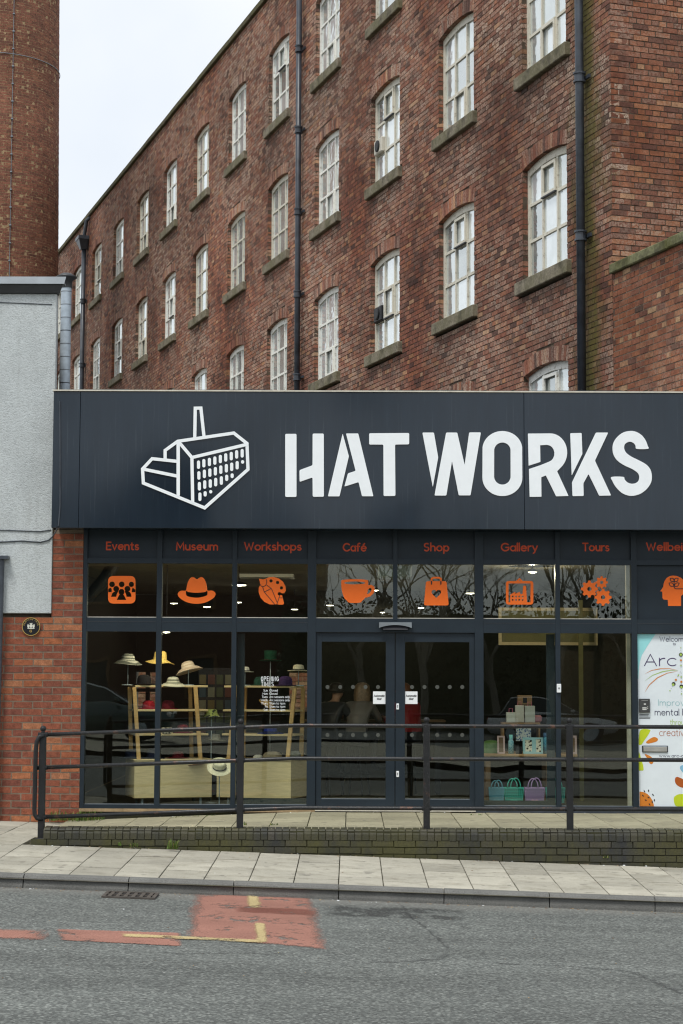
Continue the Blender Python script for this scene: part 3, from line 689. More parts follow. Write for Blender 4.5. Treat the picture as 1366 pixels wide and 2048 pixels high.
# gable end turning away to the right
GV = -OUT; GO = Vector((-AV.x, -AV.y, 0)); GQ = Q0+AV*U0
GF = Matrix(((GV.x, GO.x, 0, GQ.x), (GV.y, GO.y, 0, GQ.y), (0, 0, 1, 0), (0, 0, 0, 1)))
def gable_fn(V):
    R = np.empty_like(V); R[:, 0] = GQ.x+GV.x*V[:, 0]+GO.x*V[:, 1]; R[:, 1] = GQ.y+GV.y*V[:, 0]+GO.y*V[:, 1]; R[:, 2] = V[:, 2]; return R
GB = Bricks(); gq = []
for k in range(ncourse):
    z0 = ZB+k*CO; hd = k % 4 == 0
    GB.course(z0, CO, [(.002, 6.0)], .113 if hd else .226, (.056 if hd else (.113 if k % 2 else 0)), .0085, (), 0, .0036)
    gq.append((0, 6.0, z0, z0+CO))
wall_quads('mortar_bed', gq, -.007, gable_fn, MAT['mortar_dark'], mill)
go = link('gable_brickwork', GB.mesh('gable_brickwork', MAT['gable'], gable_fn), mill); go['kind'] = 'stuff'
bs = MB(); bs.box(1.2, 6.0, -.4, -.02, -1.2, ZB-.004); bs.xf(GF).build('base_wall', MAT['gable'], mill)
# parapet stones and roof behind
m = MB(); u = U0-.05; pm = [MB().cbox(0, .96, -.30, .075, 0, .13, .012).mesh('coping_stone', MAT['parapet']) for _ in range(2)]
i = 0
while u < U1:
    o = link('coping_stone', pm[i % 2], mill); o.matrix_local = MF @ Matrix.Translation((u, 0, ZT+random.uniform(-.006, .006))) @ Matrix.Rotation(random.uniform(-.006, .006), 4, 'Y'); u += .965; i += 1
rf = MB(); rf.hexa([(U0+.02, -7, ZB), (U1, -7, ZB), (U1, -.25, ZB), (U0+.02, -.25, ZB), (U0+.02, -7, ZT-.02), (U1, -7, ZT-.02), (U1, -.25, ZT-.02), (U0+.02, -.25, ZT-.02)])
rf.xf(MF).build('roof_core', MAT['mortar_dark'], mill)
# windows: frame > nine panes and a sill each
FW, MW = .065, .042
us = [-WW/2+.0, -WW/2+FW, -WW/6-MW/2+.004, -WW/6+MW/2+.004, WW/6-MW/2-.004, WW/6+MW/2-.004, WW/2-FW, WW/2]
zsu = [0, .07, .07+.50, .07+.50+MW, .07+1.0+MW, .07+1.0+2*MW, OPEN_H-.02]
def frame_mesh(var, mat):
    m = MB(); y0, y1 = -.145, -.085
    m.box(us[0], us[1], y0, y1, 0, OPEN_H); m.box(us[6], us[7], y0, y1, 0, OPEN_H)
    m.box(us[1], us[6], y0+.002, y1-.004, 0, zsu[1])
    for a, b in ((2, 3), (4, 5)): m.box(us[a], us[b], y0+.003, y1-.006, zsu[1], OPEN_H+RISE*.7)
    for a, b in ((2, 3), (4, 5)):
        for p, q in ((1, 2), (3, 4), (5, 6)): m.box(us[p], us[q], y0+.004, y1-.010, zsu[a], zsu[b])
    zc = OPEN_H+RISE-Rr; N = 12
    for i in range(N):                       # curved head board under the arch
        a0 = -PHI+2*PHI*i/N; a1 = -PHI+2*PHI*(i+1)/N; p = []
        for y in (y0+.001, y1-.002):
            p.append([(Rr*math.sin(a0), y, zc+Rr*math.cos(a0)+.006), (Rr*math.sin(a1), y, zc+Rr*math.cos(a1)+.006), ((Rr-.11)*math.sin(a1), y, zc+(Rr-.11)*math.cos(a1)), ((Rr-.11)*math.sin(a0), y, zc+(Rr-.11)*math.cos(a0))])
        m.add(p[0]+p[1], [(0, 1, 2, 3), (7, 6, 5, 4), (0, 4, 5, 1), (1, 5, 6, 2), (2, 6, 7, 3), (3, 7, 4, 0)])
    if var:                                   # a hinged light standing proud, in one of the three rows
        r = var-1; a, b = us[3]-.012, us[4]+.012; z0, z1 = zsu[(1, 3, 5)[r]]-.012, (zsu[(2, 4)[r]]+.012 if r < 2 else zsu[6]-.04)
        t_ = .045; py0, py1 = y1-.008, y1+.022
        m.box(a, a+t_, py0, py1, z0, z1); m.box(b-t_, b, py0, py1, z0, z1); m.box(a+t_, b-t_, py0, py1-.002, z0, z0+t_); m.box(a+t_, b-t_, py0, py1-.002, z1-t_, z1)
        m.mi = 1; m.box(a+.004, b-.004, py0+.003, py1+.012, z0-.02, z0-.002); m.mi = 0
    return m.mesh('window', [mat, MAT['gutter']])
frames = {(v, k): frame_mesh(v, MAT[k]) for v in range(4) for k in ('wpaint', 'wpaint_b')}
pmesh = {}
for i, (p, q) in enumerate(((1, 2), (3, 4), (5, 6))):
    for j, (a, b) in enumerate(((1, 2), (3, 4), (5, 6))):
        for mk in ('pane', 'pane_b', 'pane_c'):
            z1 = zsu[b] if j < 2 else OPEN_H+(.0 if i != 1 else .045)
            pmesh[i, j, mk] = MB().box(us[p]-.004, us[q]+.004, -.122, -.116, zsu[a]-.004, z1+.004).mesh('pane', MAT[mk])
sill_me = [MB().cbox(-WW/2-.13, WW/2+.13, -.20, .085, -SILL_H+.004, -.002, .012).mesh('sill', MAT['sill']) for _ in range(2)]
wrnd = random.Random(3)
for c, r, uc, zs in wins:
    old = wrnd.random() < (.75 if c < 3 else .35)
    w = link('window', frames[wrnd.choice((0, 1, 2, 3)), 'wpaint_b' if old else 'wpaint'], mill); w.matrix_local = MF @ Matrix.Translation((uc, 0, zs))
    s = link('sill', sill_me[0], w)
    grim = (c, r) in ((4, 1), (5, 1), (4, 2), (5, 2))
    for i in range(3):
        for j in range(3):
            mk = 'pane' if wrnd.random() < .58 else ('pane_b' if wrnd.random() < .68 else 'pane_c')
            if grim and wrnd.random() < .6: mk = 'pane_b'
            
            link('pane', pmesh[i, j, mk], w)
    if (c, r) in ((2, 1), (2, 2)):                                # round extractor fans set into two panes
        f = MB(); white = r == 1
        f.cbox(us[5]+.01, us[6]-.005, -.115, -.03, .58, .86, .02)
        f.mi = 1; f.lathe([(.001, 0), (.105, 0), (.105, .02), (.085, .03), (.001, .03)], n=20)
        vs = f.v[-100:]; f.v[-100:] = [((us[5]+us[6])/2+p[0], -.032+p[2], .72+p[1]) for p in vs]
        link('extractor_fan', f.mesh('extractor_fan', [MAT['cream'] if white else MAT['post'], MAT['post']]), w)
# cast iron rainwater pipes
def drainpipe(u, ztop, collars, rad, hopper=False):
    m = MB(); m.tube([(u, .125, ZB), (u, .125, ztop)], rad, 12)
    p = m.xf(MF).build('drainpipe', MAT['pipe'], mill, True)
    for z in collars:
        k = MB(); k.lathe([(rad+.004, -.075), (rad+.026, -.07), (rad+.026, -.045), (rad+.012, -.04), (rad+.012, .04), (rad+.028, .045), (rad+.028, .07), (rad+.004, .075)], (u, .125, z), 14)
        k.box(u-rad-.075, u+rad+.075, .02, .05, z-.025, z+.025); k.xf(MF).build('collar', MAT['pipe'], p)
    if hopper:
        k = MB(); k.hexa([(u-.1, .03, ztop-.35), (u+.1, .03, ztop-.35), (u+.1, .24, ztop-.35), (u-.1, .24, ztop-.35), (u-.26, .02, ztop-.05), (u+.26, .02, ztop-.05), (u+.26, .34, ztop-.05), (u-.26, .34, ztop-.05)])
        k.box(u-.28, u+.28, .01, .36, ztop-.05, ztop+.06); k.tube([(u-.1, .15, ztop), (u-.25, .1, ztop+.55), (u-.35, -.05, ztop+.7)], .06, 8)
        k.xf(MF).build('hopper', MAT['pipe'], p)
drainpipe(-2.41, 16.3, (5.3, 7.55, 9.75, 11.9, 14.1), .060)
drainpipe(10.38, 16.3, (6.0, 7.6, 9.3, 11.0, 12.7, 14.4), .058)
drainpipe(33.6, 15.75, (9.5, 11.6, 13.7), .072, True)

# boundary wall carrying on from the mill corner towards the street
bw = empty('boundary_wall'); tag(bw, 'lower brick wall with mossy stone coping joining the right end of the mill', 'wall')
YB = Bricks(); yq = []; BZ = 6.90
BF = MF @ Matrix.Translation((0, .012, 0))
for k in range(int((BZ-ZB)/.080)):
    z0 = ZB+k*.080; YB.course(z0, .080, [(-5.05, U0-.03)], .226 if k % 5 else .113, (.113 if k % 2 else 0)+random.uniform(-.02, .02), .009, (), .012, .003)
    yq.append((-5.05, U0-.03, z0, z0+.081))
wall_quads('mortar_bed', yq, .007, mill_fn, MAT['mortar_yard'], bw)
def ycand(b):
    x, y = in_view((b[0]+b[1])/2, (b[2]+b[3])/2); return x < 1376 and y < 780
ix = sorted([i for i, b in enumerate(YB.b) if ycand(b)], key=lambda i: -(YB.b[i][1]-YB.b[i][0]))[:300]
single_bricks(YB, ix, bw, MAT['yardbrick'], MF)
rest = set(range(len(YB.b)))-set(ix)
if rest: o = link('brickwork', YB.mesh('brickwork', MAT['yardbrick'], mill_fn, only=rest), bw); o['kind'] = 'stuff'
m = MB().box(-5.05, U0-.03, -.30, -.006, ZB, BZ-.02); m.xf(MF).build('wall_core', MAT['mortar_yard'], bw)
u = U0-.02
for L in (.62, .93, .5):
    cm = MB().cbox(-L+.004, 0, -.33, .065, 0, .13, .014).xf(MF @ Matrix.Translation((u, 0, BZ-.018+random.uniform(-.004, .004))) @ Matrix.Rotation(random.uniform(-.008, .008), 4, 'Y')); cm.build('coping_stone', MAT['coping'], bw); u -= L

# ------------------------------------------------------------------ chimney
CX, CY = -9.93, 27.85
chim = empty('mill_chimney', (CX, CY, 0)); tag(chim, 'tall round red brick chimney at the left behind the grey rendered wall', 'chimney')
cr = lambda z: 1.765-.0135*(z-12)
def chim_fn(V):
    R = np.empty_like(V); rr = cr(V[:, 2])+V[:, 1]; th = V[:, 0]/1.72
    R[:, 0] = rr*np.sin(th); R[:, 1] = -rr*np.cos(th); R[:, 2] = V[:, 2]; return R
CB = Bricks()
for k in range(int((23.5-9.5)/.0755)):
    z0 = 9.5+k*.0755; hd = k % 4 == 0
    CB.course(z0, .0755, [(-3.0, 3.0)], .115 if hd else .23, (.0575 if hd else (.115 if k % 2 else 0))+random.uniform(-.01, .01), .0095, (), 0, .0025)
def cproj(b):
    th = (b[0]+b[1])/2/1.72; z = b[2]; p = Vector((CX+cr(z)*math.sin(th), CY-cr(z)*math.cos(th), z))-CAM; k = p.dot(_fw)
    return PX+F*p.dot(_rt)/k, 1024-F*p.dot(_up)/k
vis = []
for i, b in enumerate(CB.b):
    x, y = cproj(b); th = (b[0]+b[1])/2/1.72
    if 0 < x < 80 and 330 < y < 566 and b[1]-b[0] > .18: vis.append((-y, i))
vis = [i for _, i in sorted(vis)[:300]]
for i in vis:
    o = link('brick', CB.mesh('brick', MAT['stack'], chim_fn, only={i}, inset=.001), chim)
o = link('brickwork', CB.mesh('brickwork', MAT['stack'], chim_fn, only=set(range(len(CB.b)))-set(vis), inset=.001), chim); o['kind'] = 'stuff'
m = MB().lathe([(1.93, -.5), (cr(9.5)-.004, 9.5), (cr(23.5)-.004, 23.5), (1.50, 30)], n=64); m.build('shaft_core', MAT['mortar_tan'], chim, True)
def chim_pt(px, z, off=.02):
    # the conductor is fixed to the face, about half way round the visible side
    th = px; return ((cr(z)+off)*math.sin(th), -(cr(z)+off)*math.cos(th), z)
cab = MB(); cab.tube([chim_pt(.42, z) for z in np.linspace(9.5, 24, 30)], .009, 6)
cb = cab.build('lightning_conductor', MAT['flash'], chim)
for z in np.arange(12.2, 21, .49):
    k = MB().cbox(-.03, .03, -.03, .03, -.02, .02, .006); q = chim_pt(.42, z, .03); k.build('cable_clip', MAT['flash'], cb, loc=q)
band = MB(); zr = 18.43; band.tube([((cr(zr)+.02)*math.sin(a), -(cr(zr)+.02)*math.cos(a), zr) for a in np.linspace(-math.pi, math.pi, 73)], .011, 6, False); band.build('steel_band', MAT['flash'], chim)

# ------------------------------------------------------------------ grey rendered building on the left
gb = empty('rendered_building'); tag(gb, 'grey roughcast building end with brick base and pier beside the shopfront', 'building')
XR = -3.605                                   # right edge of the render
core = MB(); core.hexa([(-12, .10, -.6), (-3.63, .10, -.6), (-5.6, 5.4, -.6), (-12, 5.4, -.6), (-12, .10, 6.22), (-3.63, .10, 6.22), (-5.6, 5.4, 6.22), (-12, 5.4, 6.22)]); core.build('wall_core', MAT['mortar_pier'], gb)
r = MB(); r.cbox(-12, XR, -.028, .098, 2.335, 6.235, .006); r.build('render_coat', MAT['render'], gb)
PB = Bricks(); pq = []; PC = .0843
for k in range(-4, 39):
    z0 = .012+k*PC; low = z0+PC < 2.345
    sp = [(-7.0, -3.232)] if low else [(XR+.002 if z0 > 2.335 else -7.0, -3.232)]
    if z0 < 2.335 < z0+PC: sp = [(XR-.0, -3.232)]; 
    if z0 > 3.33: break
    PB.course(z0, PC, sp, .2345, (-3.232 if k % 2 else -3.232-.117), .010, (-3.232,), 0, .002)
    pq.append((sp[0][0], sp[0][1], z0, z0+PC))
ID = Matrix(((1, 0, 0, 0), (0, -1, 0, 0), (0, 0, 1, 0), (0, 0, 0, 1)))
def front_fn(V): return V*np.array([1, -1, 1.0])
wall_quads('mortar_bed', pq, -.0035, front_fn, MAT['mortar_pier'], gb)
near = [i for i, b in enumerate(PB.b) if b[0] > -4.75]
near = sorted(near, key=lambda i: -PB.b[i][0])[:300]
single_bricks(PB, near, gb, MAT['pier'], ID)
o = link('brickwork', PB.mesh('brickwork', MAT['pier'], front_fn, only=set(range(len(PB.b)))-set(near)), gb); o['kind'] = 'stuff'
MB().box(XR, -3.236, .012, .1, -.6, 3.345).build('pier_core', MAT['mortar_pier'], gb)
# lead capping over a dark gutter
rc = MB(); rc.hexa([(-12, -.14, 6.335), (-3.50, -.14, 6.335), (-3.50, .02, 6.335), (-12, .3, 6.335), (-12, -.06, 6.44), (-3.49, -.06, 6.44), (-3.53, .02, 6.44), (-12, .3, 6.44)]); rc.build('roof_capping', MAT['flash'], gb)
gt = MB(); gt.hexa([(-12, -.07, 6.237), (-3.56, -.07, 6.237), (-3.60, .1, 6.237), (-12, .2, 6.237), (-12, -.115, 6.33), (-3.52, -.115, 6.33), (-3.57, .1, 6.33), (-12, .2, 6.33)]); gt.build('gutter', MAT['gutter'], gb)
cb = MB(); cb.tube([(-6, -.035, 3.345), (-5.0, -.035, 3.35), (-4.2, -.036, 3.335), (-3.75, -.036, 3.32), (-3.62, -.034, 3.34)], .006, 6)
cb.tube([(-6, -.037, 3.19), (-4.9, -.037, 3.185), (-4.25, -.037, 3.19), (-3.98, -.037, 3.205), (-3.75, -.037, 3.19), (-3.65, -.037, 3.215), (-3.60, -.034, 3.26), (-3.54, -.2, 3.30), (-3.47, -.424, 3.36), (-3.455, -.427, 3.6), (-3.465, -.427, 4.2), (-3.48, -.427, 4.85)], .008, 6)
cb.build('cable', MAT['pipe'], gb)
cb = MB(); cb.tube([(-6, -.033, 6.135), (-4.6, -.033, 6.135), (-3.66, -.033, 6.10)], .005, 6); cb.build('cable', MAT['pipe'], gb)
dp = MB(); dp.tube([(-4.215, -.09, -.1), (-4.20, -.09, 2.98)], .034, 10); dp.box(-4.26, -4.115, -.16, -.03, 2.98, 3.02); dp.build('downpipe', MAT['pipe'], gb)
# galvanised flue
fl = empty('flue_pipe', (-3.685, 1.2, 4.7)); tag(fl, 'galvanised metal flue with a dark conical cowl beside the grey wall', 'flue')
MB().lathe([(.068, 0), (.068, 1.93)], n=24).build('duct', MAT['galv'], fl, True)
for k_ in range(11): MB().lathe([(.0675, -.006), (.0705, -.004), (.0705, .004), (.0675, .006)], n=24).build('seam_ring', MAT['pipe'] if k_ % 4 == 3 else MAT['flash'], fl, True, (0, 0, .12+k_*.17))
k = MB(); k.lathe([(.075, 1.87), (.078, 1.96), (.13, 2.0), (.135, 2.015), (.06, 2.06), (.001, 2.07)], n=24); k.build('cowl', MAT['gutter'], fl, True)

# ------------------------------------------------------------------ the shop
shop = empty('hat_shop'); tag(shop, 'single storey shopfront with dark sign band, grey framed glazing and automatic doors', 'shop building')
SX1 = 4.62; FY = -.42
FT, FB = at(700, 784.5, FY).z, at(700, 1057.6, FY).z
XF0 = at(105, 920, FY).x; XF1 = at(159, 920, FY).x; XF2 = at(1048.5, 920, FY).x
m = MB(); m.box(-3.60, SX1, .0, 9.0, 4.55, 4.70); m.box(XF0+.02, SX1, FY+.056, -.001, FB+.045, FT-.02); m.box(-3.60, SX1, .115, .16, 2.99, 4.548); m.box(-3.62, -3.58, .161, 9, 2.99, 4.548); m.box(SX1-.04, SX1, .161, 9, 2.99, 4.548); m.build('roof', MAT['gutter'], shop)
for i, (a, b, dy) in enumerate(((XF0, XF1-.002, .004), (XF1+.002, XF2-.002, 0), (XF2+.002, SX1, 0))):
    MB().cbox(a, b, FY+dy, FY+.055, FB, FT, .003).build('fascia_panel', MAT['fascia'], shop)
MB().box(XF0-.01, SX1, FY-.012, -.05, FT+.004, FT+.020).build('top_trim', MAT['cream'], shop)
for a, b, z in ((-3.45, -2.6, FT+.024), (-2.3, -.9, FT+.024), (-.2, 1.4, FT+.022), (1.5, 3.3, FT+.024)):
    w = MB(); w.hexa([(a, FY+.03, FT+.021), (b, FY+.03, FT+.021), (b, .0, FT+.024), (a, .0, FT+.024), (a+.05, FY+.03, z+.004), (b-.08, FY+.03, z+.012), (b-.08, .0, z+.012), (a+.05, .0, z+.004)]); w.build('felt_edge', MAT['gutter'], shop)
MB().box(XF0+.02, SX1, FY+.056, .112, FB+.01, FB+.04).build('soffit', MAT['fascia'], shop)
PXs = [165, 173, 312.5, 323, 463.5, 473, 615, 632, 786, 795, 949.5, 967, 1111, 1120.5, 1263, 1274.5]
XSH = [at(p, 1240, 0).x for p in PXs]
Z0, ZG0, ZL, ZU0, ZU1, ZP0, ZP1 = .015, .062, 2.122, 2.290, 2.945, 3.005, FB+.009
# verticals run full height; rails are butted between them a little behind
posts = [(XSH[i], XSH[i+1]) for i in range(0, 16, 2)]
for i, (a, b) in enumerate(posts):
    if i == 4:                                   # the post above the doors stops at the door head
        MB().cbox(a, b, 0, .11, ZU0-.028, ZP1, .003).build('mullion', MAT['frame'], shop); continue
    MB().cbox(a, b, 0, .11, Z0, ZP1, .003).build('mullion', MAT['frame'], shop)
bays = [(posts[i][1], posts[i+1][0]) for i in range(7)]+[(posts[7][1], SX1)]
for i, (a, b) in enumerate(bays):
    MB().box(a, b, .004, .10, ZU1, ZP0).build('rail', MAT['frame'], shop)
    door = i in (3, 4)
    MB().box(a, b, .045, .09, ZP0, ZP1).build('name_panel', MAT['frame'], shop)
    if not door:
        MB().box(a, b, .005, .10, ZL, ZU0).build('rail', MAT['frame'], shop)
        MB().box(a, b, .002, .012, ZL+.115, ZL+.119).build('rail_bead', MAT['gutter'], shop)
        MB().box(a, b, .004, .10, Z0, ZG0).build('bottom_rail', MAT['frame'], shop)
    else: continue
dL, dR = posts[3][1], posts[5][0]
MB().box(dL, dR, .002, .10, ZL, ZU0-.03).build('rail', MAT['frame'], shop)
MB().box(dL, posts[4][0], .005, .10, ZU0-.03, ZU0).build('rail', MAT['frame'], shop); MB().box(posts[4][1], dR, .005, .10, ZU0-.03, ZU0).build('rail', MAT['frame'], shop)
for i, (a, b) in enumerate(bays):
    if i == 7: MB().box(a, b, .05, .075, ZU0, ZU1).build('solid_panel', MAT['frame'], shop); continue
    MB().box(a-.004, b+.004, .052, .058, ZU0-.004, ZU1+.004).build('window_pane', MAT['glass'], shop)
    MB().box(a, b, .040, .0515, ZU0, ZU0+.010).build('glazing_bead', MAT['cream'] if i else MAT['cream'], shop)
    if i not in (3, 4): MB().box(a-.004, b+.004, .052, .058, ZG0-.004, ZL+.004).build('window_pane', MAT['glass'], shop); MB().box(a, b, .042, .0515, ZG0, ZG0+.007).build('glazing_bead', MAT['flash'], shop)
# inner frames of the sidelights the doors slide behind
for x0, x1, y0, y1, z0, z1 in ((posts[2][1]+.001, posts[2][1]+.095, .12, .16, .06, 2.11), (posts[6][0]-.10, posts[6][0]-.001, .12, .16, .06, 2.11), (posts[2][1]+.095, posts[3][0], .121, .159, .06, .135), (posts[5][1], posts[6][0]-.10, .121, .159, .06, .12)):
    MB().box(x0, x1, y0, y1, z0, z1).build('inner_frame', MAT['frame'], shop)
xm = at(790.2, 1400, .05).x
def door_leaf(a, b, ga, gb_, lock):
    d = empty('door', (0, 0, 0), 0, shop)
    z0, z1, g0, g1 = .030, ZL-.006, .135, 2.010
    y0, y1 = .030, .085
    MB().cbox(a, ga, y0, y1, z0, z1, .003).build('stile', MAT['frame'], d); MB().cbox(gb_, b, y0, y1, z0, z1, .003).build('stile', MAT['frame'], d)
    MB().box(ga, gb_, y0+.003, y1-.003, z0, g0).build('rail', MAT['frame'], d); MB().box(ga, gb_, y0+.003, y1-.003, g1, z1).build('rail', MAT['frame'], d)
    MB().box(ga-.003, gb_+.003, .055, .061, g0-.003, g1+.003).build('door_pane', MAT['glass'], d)
    MB().box(ga, gb_, .046, .0545, g0, g0+.008).build('glazing_bead', MAT['flash'], d)
    return d
t = lambda px: at(px, 1400, .05).x
dl = door_leaf(t(631.5), xm-.004, t(643), t(771.5), False); dr = door_leaf(xm+.004, t(949.5), t(809.8), t(939), True)
MAT['sticker'] = simple('white_sticker', (.80, .83, .84), .5, 0, .4, .02); MAT['ink'] = simple('black_ink', (.02, .02, .025), .6, 0, .3, .02)
MAT['frost'] = simple('frosted_dot', (.075, .08, .07), .7, 0, .3, .03)
for d, x0, x1, dots in ((dl, 746, 771, (655, 680.5, 706, 731, 756)), (dr, 810, 835, (824, 849, 874.5, 899.5, 924.5))):
    p0, p1 = at(x0, 1408, .05), at(x1, 1383, .05)
    s = MB().cbox(p0.x, p1.x, .049, .0525, p0.z, p1.z, .001).build('sticker', MAT['sticker'], d)
    w = MB()
    for tx, yb, wd in (('Automatic', 1393.5, 21), ('door', 1399.5, 9)):
        q = at((x0+x1)/2-wd/2, yb, .05); write('', tx, q.x, q.z, .024, .0048, .048, None, None, wd/166, mb=w)
    s2 = w.build('lettering', MAT['ink'], d)
    for yy in (1374, 1470):
        for px in dots:
            q = at(px, yy, .05); k = MB(); k.prism(circ(q.x, q.z, .024, n=20), .002, 'xz', .0520); k.build('frosted_dot', MAT['frost'], d)
for yy in (1413, 1548):
    q = at(795.3, yy, .03); k = MB().cbox(q.x-.016, q.x+.016, .022, .0305, q.z-.036, q.z+.036, .003); k.mi = 1
    k.prism(circ(q.x, q.z+.01, .006, n=12), .003, 'xz', .0195); k.box(q.x-.003, q.x+.003, .0195, .0225, q.z-.016, q.z+.004); k.build('lock', [MAT['sticker'], MAT['ink']], dr)
# door sensor over the doors
q0, q1 = at(758, 1256, 0), at(823, 1245, 0)
sx0, sx1 = q0.x, q1.x; sz0, sz1 = q0.z, q1.z
m = MB(); n = 14; lo = [(sx0+(sx1-sx0)*k/n, sz0+.035*math.sin(math.pi*k/n)**.8 if 0 < k < n else sz0) for k in range(n+1)]
m.prism(lo+[(sx1, sz1), (sx0, sz1)], .05, 'xz', -.075); m.mi = 1; m.hexa([(sx0+.05, -.065, sz0-.022), (sx1-.05, -.065, sz0-.022), (sx1-.04, .0, sz0-.022), (sx0+.04, .0, sz0-.022), (sx0+.02, -.024, sz1-.01), (sx1-.02, -.024, sz1-.01), (sx1-.02, .0, sz1-.01), (sx0+.02, .0, sz1-.01)])
m.build('door_sensor', [MAT['flash'], MAT['ink']], shop)
q = at(1117.8, 1376.5, -.01); k = MB().cbox(q.x-.026, q.x+.026, -.025, 0.0, q.z-.052, q.z+.052, .005); k.mi = 1; k.lathe([(.011, 0), (.011, .004), (.001, .004)], n=12)
vs = k.v[-36:]; k.v[-36:] = [(q.x+p[0], -.025-p[2], q.z+p[1]) for p in vs]; k.build('push_button', [MAT['sticker'], MAT['flash']], shop)
MB().box(dL, dR, -.10, .10, .002, .028).build('threshold', MAT['cream'], shop)
MB().box(-3.23, dL-.002, -.03, .10, -.02, .014).build('sill_strip', MAT['mortar_tan'], shop); MB().box(dR+.002, SX1, -.02, .10, -.02, .014).build('sill_strip', MAT['pipe'], shop)
MB().box(-3.23, SX1, .0, .09, -.5, -.021).build('base_course', MAT['mortar_blue'], shop)

# sign letters, drawn from the photograph onto the fascia plane
def fp(ox, oy, s, pts, Y): return [tuple(at(ox+x/s, oy+y/s, Y)) for x, y in pts]
LY = FY-.008
def sign(name, ox, oy, s, loops, r=0, sm=(), Y=LY, mat='white', depth=.010):
    L = []
    for i, lp in enumerate(loops):
        q = fp(ox, oy, s, lp, Y); p2 = [(a, c) for a, b, c in q]
        if i in sm: p2 = smooth(p2)
        elif r: p2 = rounded(p2, r/s/166)
        L.append([(a, 0, c) for a, c in p2])
    return shape(name, L, depth, MAT[mat], shop, Y)
S1 = 1366/270
sign('letter', 560, 850, S1, [[(53,90),(167,90),(167,728),(53,728)], [(330,87),(443,87),(444,726),(331,726),(329,530),(198,576),(197,457),(329,408)]], 14)
sign('letter', 560, 850, S1, [[(634,86),(697,316),(602,722),(485,722)], [(668,86),(792,86),(945,721),(830,721),(795,578),(652,623),(687,490),(765,464)]], 10)
sign('letter', 560, 850, S1, [[(902,84),(1307,81),(1307,196),(1164,198),(1168,718),(1048,719),(1046,198),(902,198)]], 14)
S2 = 1366/230
sign('letter', 840, 850, S2, [[(28,90),(165,90),(216,385),(152,738)], [(310,90),(442,90),(530,475),(584,88),(723,88),(600,836),(460,836),(380,428),(313,838),(172,838)]], 13)
def superell(cx, cy, rx, ry, k): return [(cx+rx*c_, cy+y_) for c_, y_ in [(math.cos(a), (ry-rx*k)*(1 if math.sin(a) >= 0 else -1)+rx*k*math.sin(a)) for a in np.linspace(0, 2*math.pi, 49)[:-1]]]
sign('letter', 840, 850, S2, [superell(978, 458, 237, 386, .92), superell(978, 458, 98, 250, 1.0)])
S3 = 1366/280
sign('letter', 1040, 850, S3, [[(77,84)]+[(290,82)]+circ(295, 268, 165, 186, 14, 270, 405)+[(362,452),(473,692),(352,696),(252,492),(207,510),(209,700),(94,701),(87,430),(200,392)]+circ(262, 278, 74, 84, 9, 75, -90)+[(196,198),(199,360),(84,397)]], 4)
sign('letter', 1040, 850, S3, [[(490,80),(601,78),(608,282),(504,494)], [(740,74),(860,74),(731,348),(889,688),(772,690),(668,478),(618,570),(621,692),(512,694),(507,560)]], 10)
Sp = [(1249,232),(1246,205),(1225,150),(1185,98),(1130,66),(1078,58),(1010,72),(955,110),(915,165),(902,225),(912,290),(948,345),(1010,390),(1095,430),(1145,465),(1163,502),(1155,545),(1125,568),(1085,573),(1045,558),(1020,530),(1006,506),(892,507),(900,545),(935,605),(990,660),(1050,687),(1110,690),(1180,668),(1240,620),(1278,560),(1286,500),(1272,435),(1230,385),(1160,345),(1085,308),(1035,270),(1016,228),(1022,190),(1050,168),(1078,164),(1110,178),(1128,205),(1138,233)]
sign('letter', 1040, 850, S3, [smooth(Sp, 3)])
# the building emblem, drawn in strokes
SL = 1366/240
lg = MB()
def stroke(pts, w=36, Y=LY-.005, ox=270, oy=800, s=SL, mb=None, k=[0]):
    q = [(p[0], p[2]) for p in fp(ox, oy, s, pts, Y)]; k[0] += 1; ribbon(mb or lg, q, w/s/165, Y-.0005*(k[0] % 8))
stroke([(680,430),(686,93),(750,92),(786,420)]); stroke([(486,470),(1125,376),(1275,495),(1286,790),(793,1228),(95,945),(86,785),(195,668),(480,698)])
stroke([(486,470),(343,574),(343,670)]); stroke([(100,788),(480,866)]); stroke([(492,490),(492,1080)], 38); stroke([(500,480),(648,655),(1275,505)]); stroke([(648,655),(657,1160)])
cols = [((723,706,767),(727,828,890),(733,950,1013),(739,1070,1132)), ((784,689,750),(790,810,872),(794,931,994),(799,1055,1082)), ((847,675,735),(852,796,858),(857,920,982),(862,1042,1046)), ((909,660,720),(915,780,842),(919,903,966)), ((972,642,702),(977,762,824),(983,885,948)),
        ((1033,624,684),(1040,746,808),(1044,868,905)), ((1096,608,670),(1101,730,792),(1106,853,872)), ((1157,588,650),(1163,712,773)), ((1220,575,638),(1225,702,708))]
for c in cols:
    for x, a, b in c: stroke([(x, a), (x, b)], 35)
lg.build('emblem', MAT['white'], shop)
# names over the bays
NY = .043
for s, x0, x1, yb, pf in (('Events', 211.3, 278.9, 1099, None), ('Museum', 351.4, 436.8, 1099.6, None), ('Workshops', 487.3, 604, 1099.8, None), ('Caf\u00e9', 684.8, 733.9, 1101.7, None), ('Shop', 846.5, 899.3, 1101.5, None), ('Gallery', 1001, 1076.5, 1101.5, None), ('Tours', 1163.9, 1219.7, 1101.2, None), ('Wellbeing', 1291.5, 1361.8, 1100.5, 'Wellbe')):
    q0, q1 = at(x0, yb, NY), at(x1, yb, NY); write('lettering', s, q0.x+.012, q0.z, .088, .0175, NY, MAT['shaded_text'], shop, q1.x-q0.x-.024, prefix=pf)
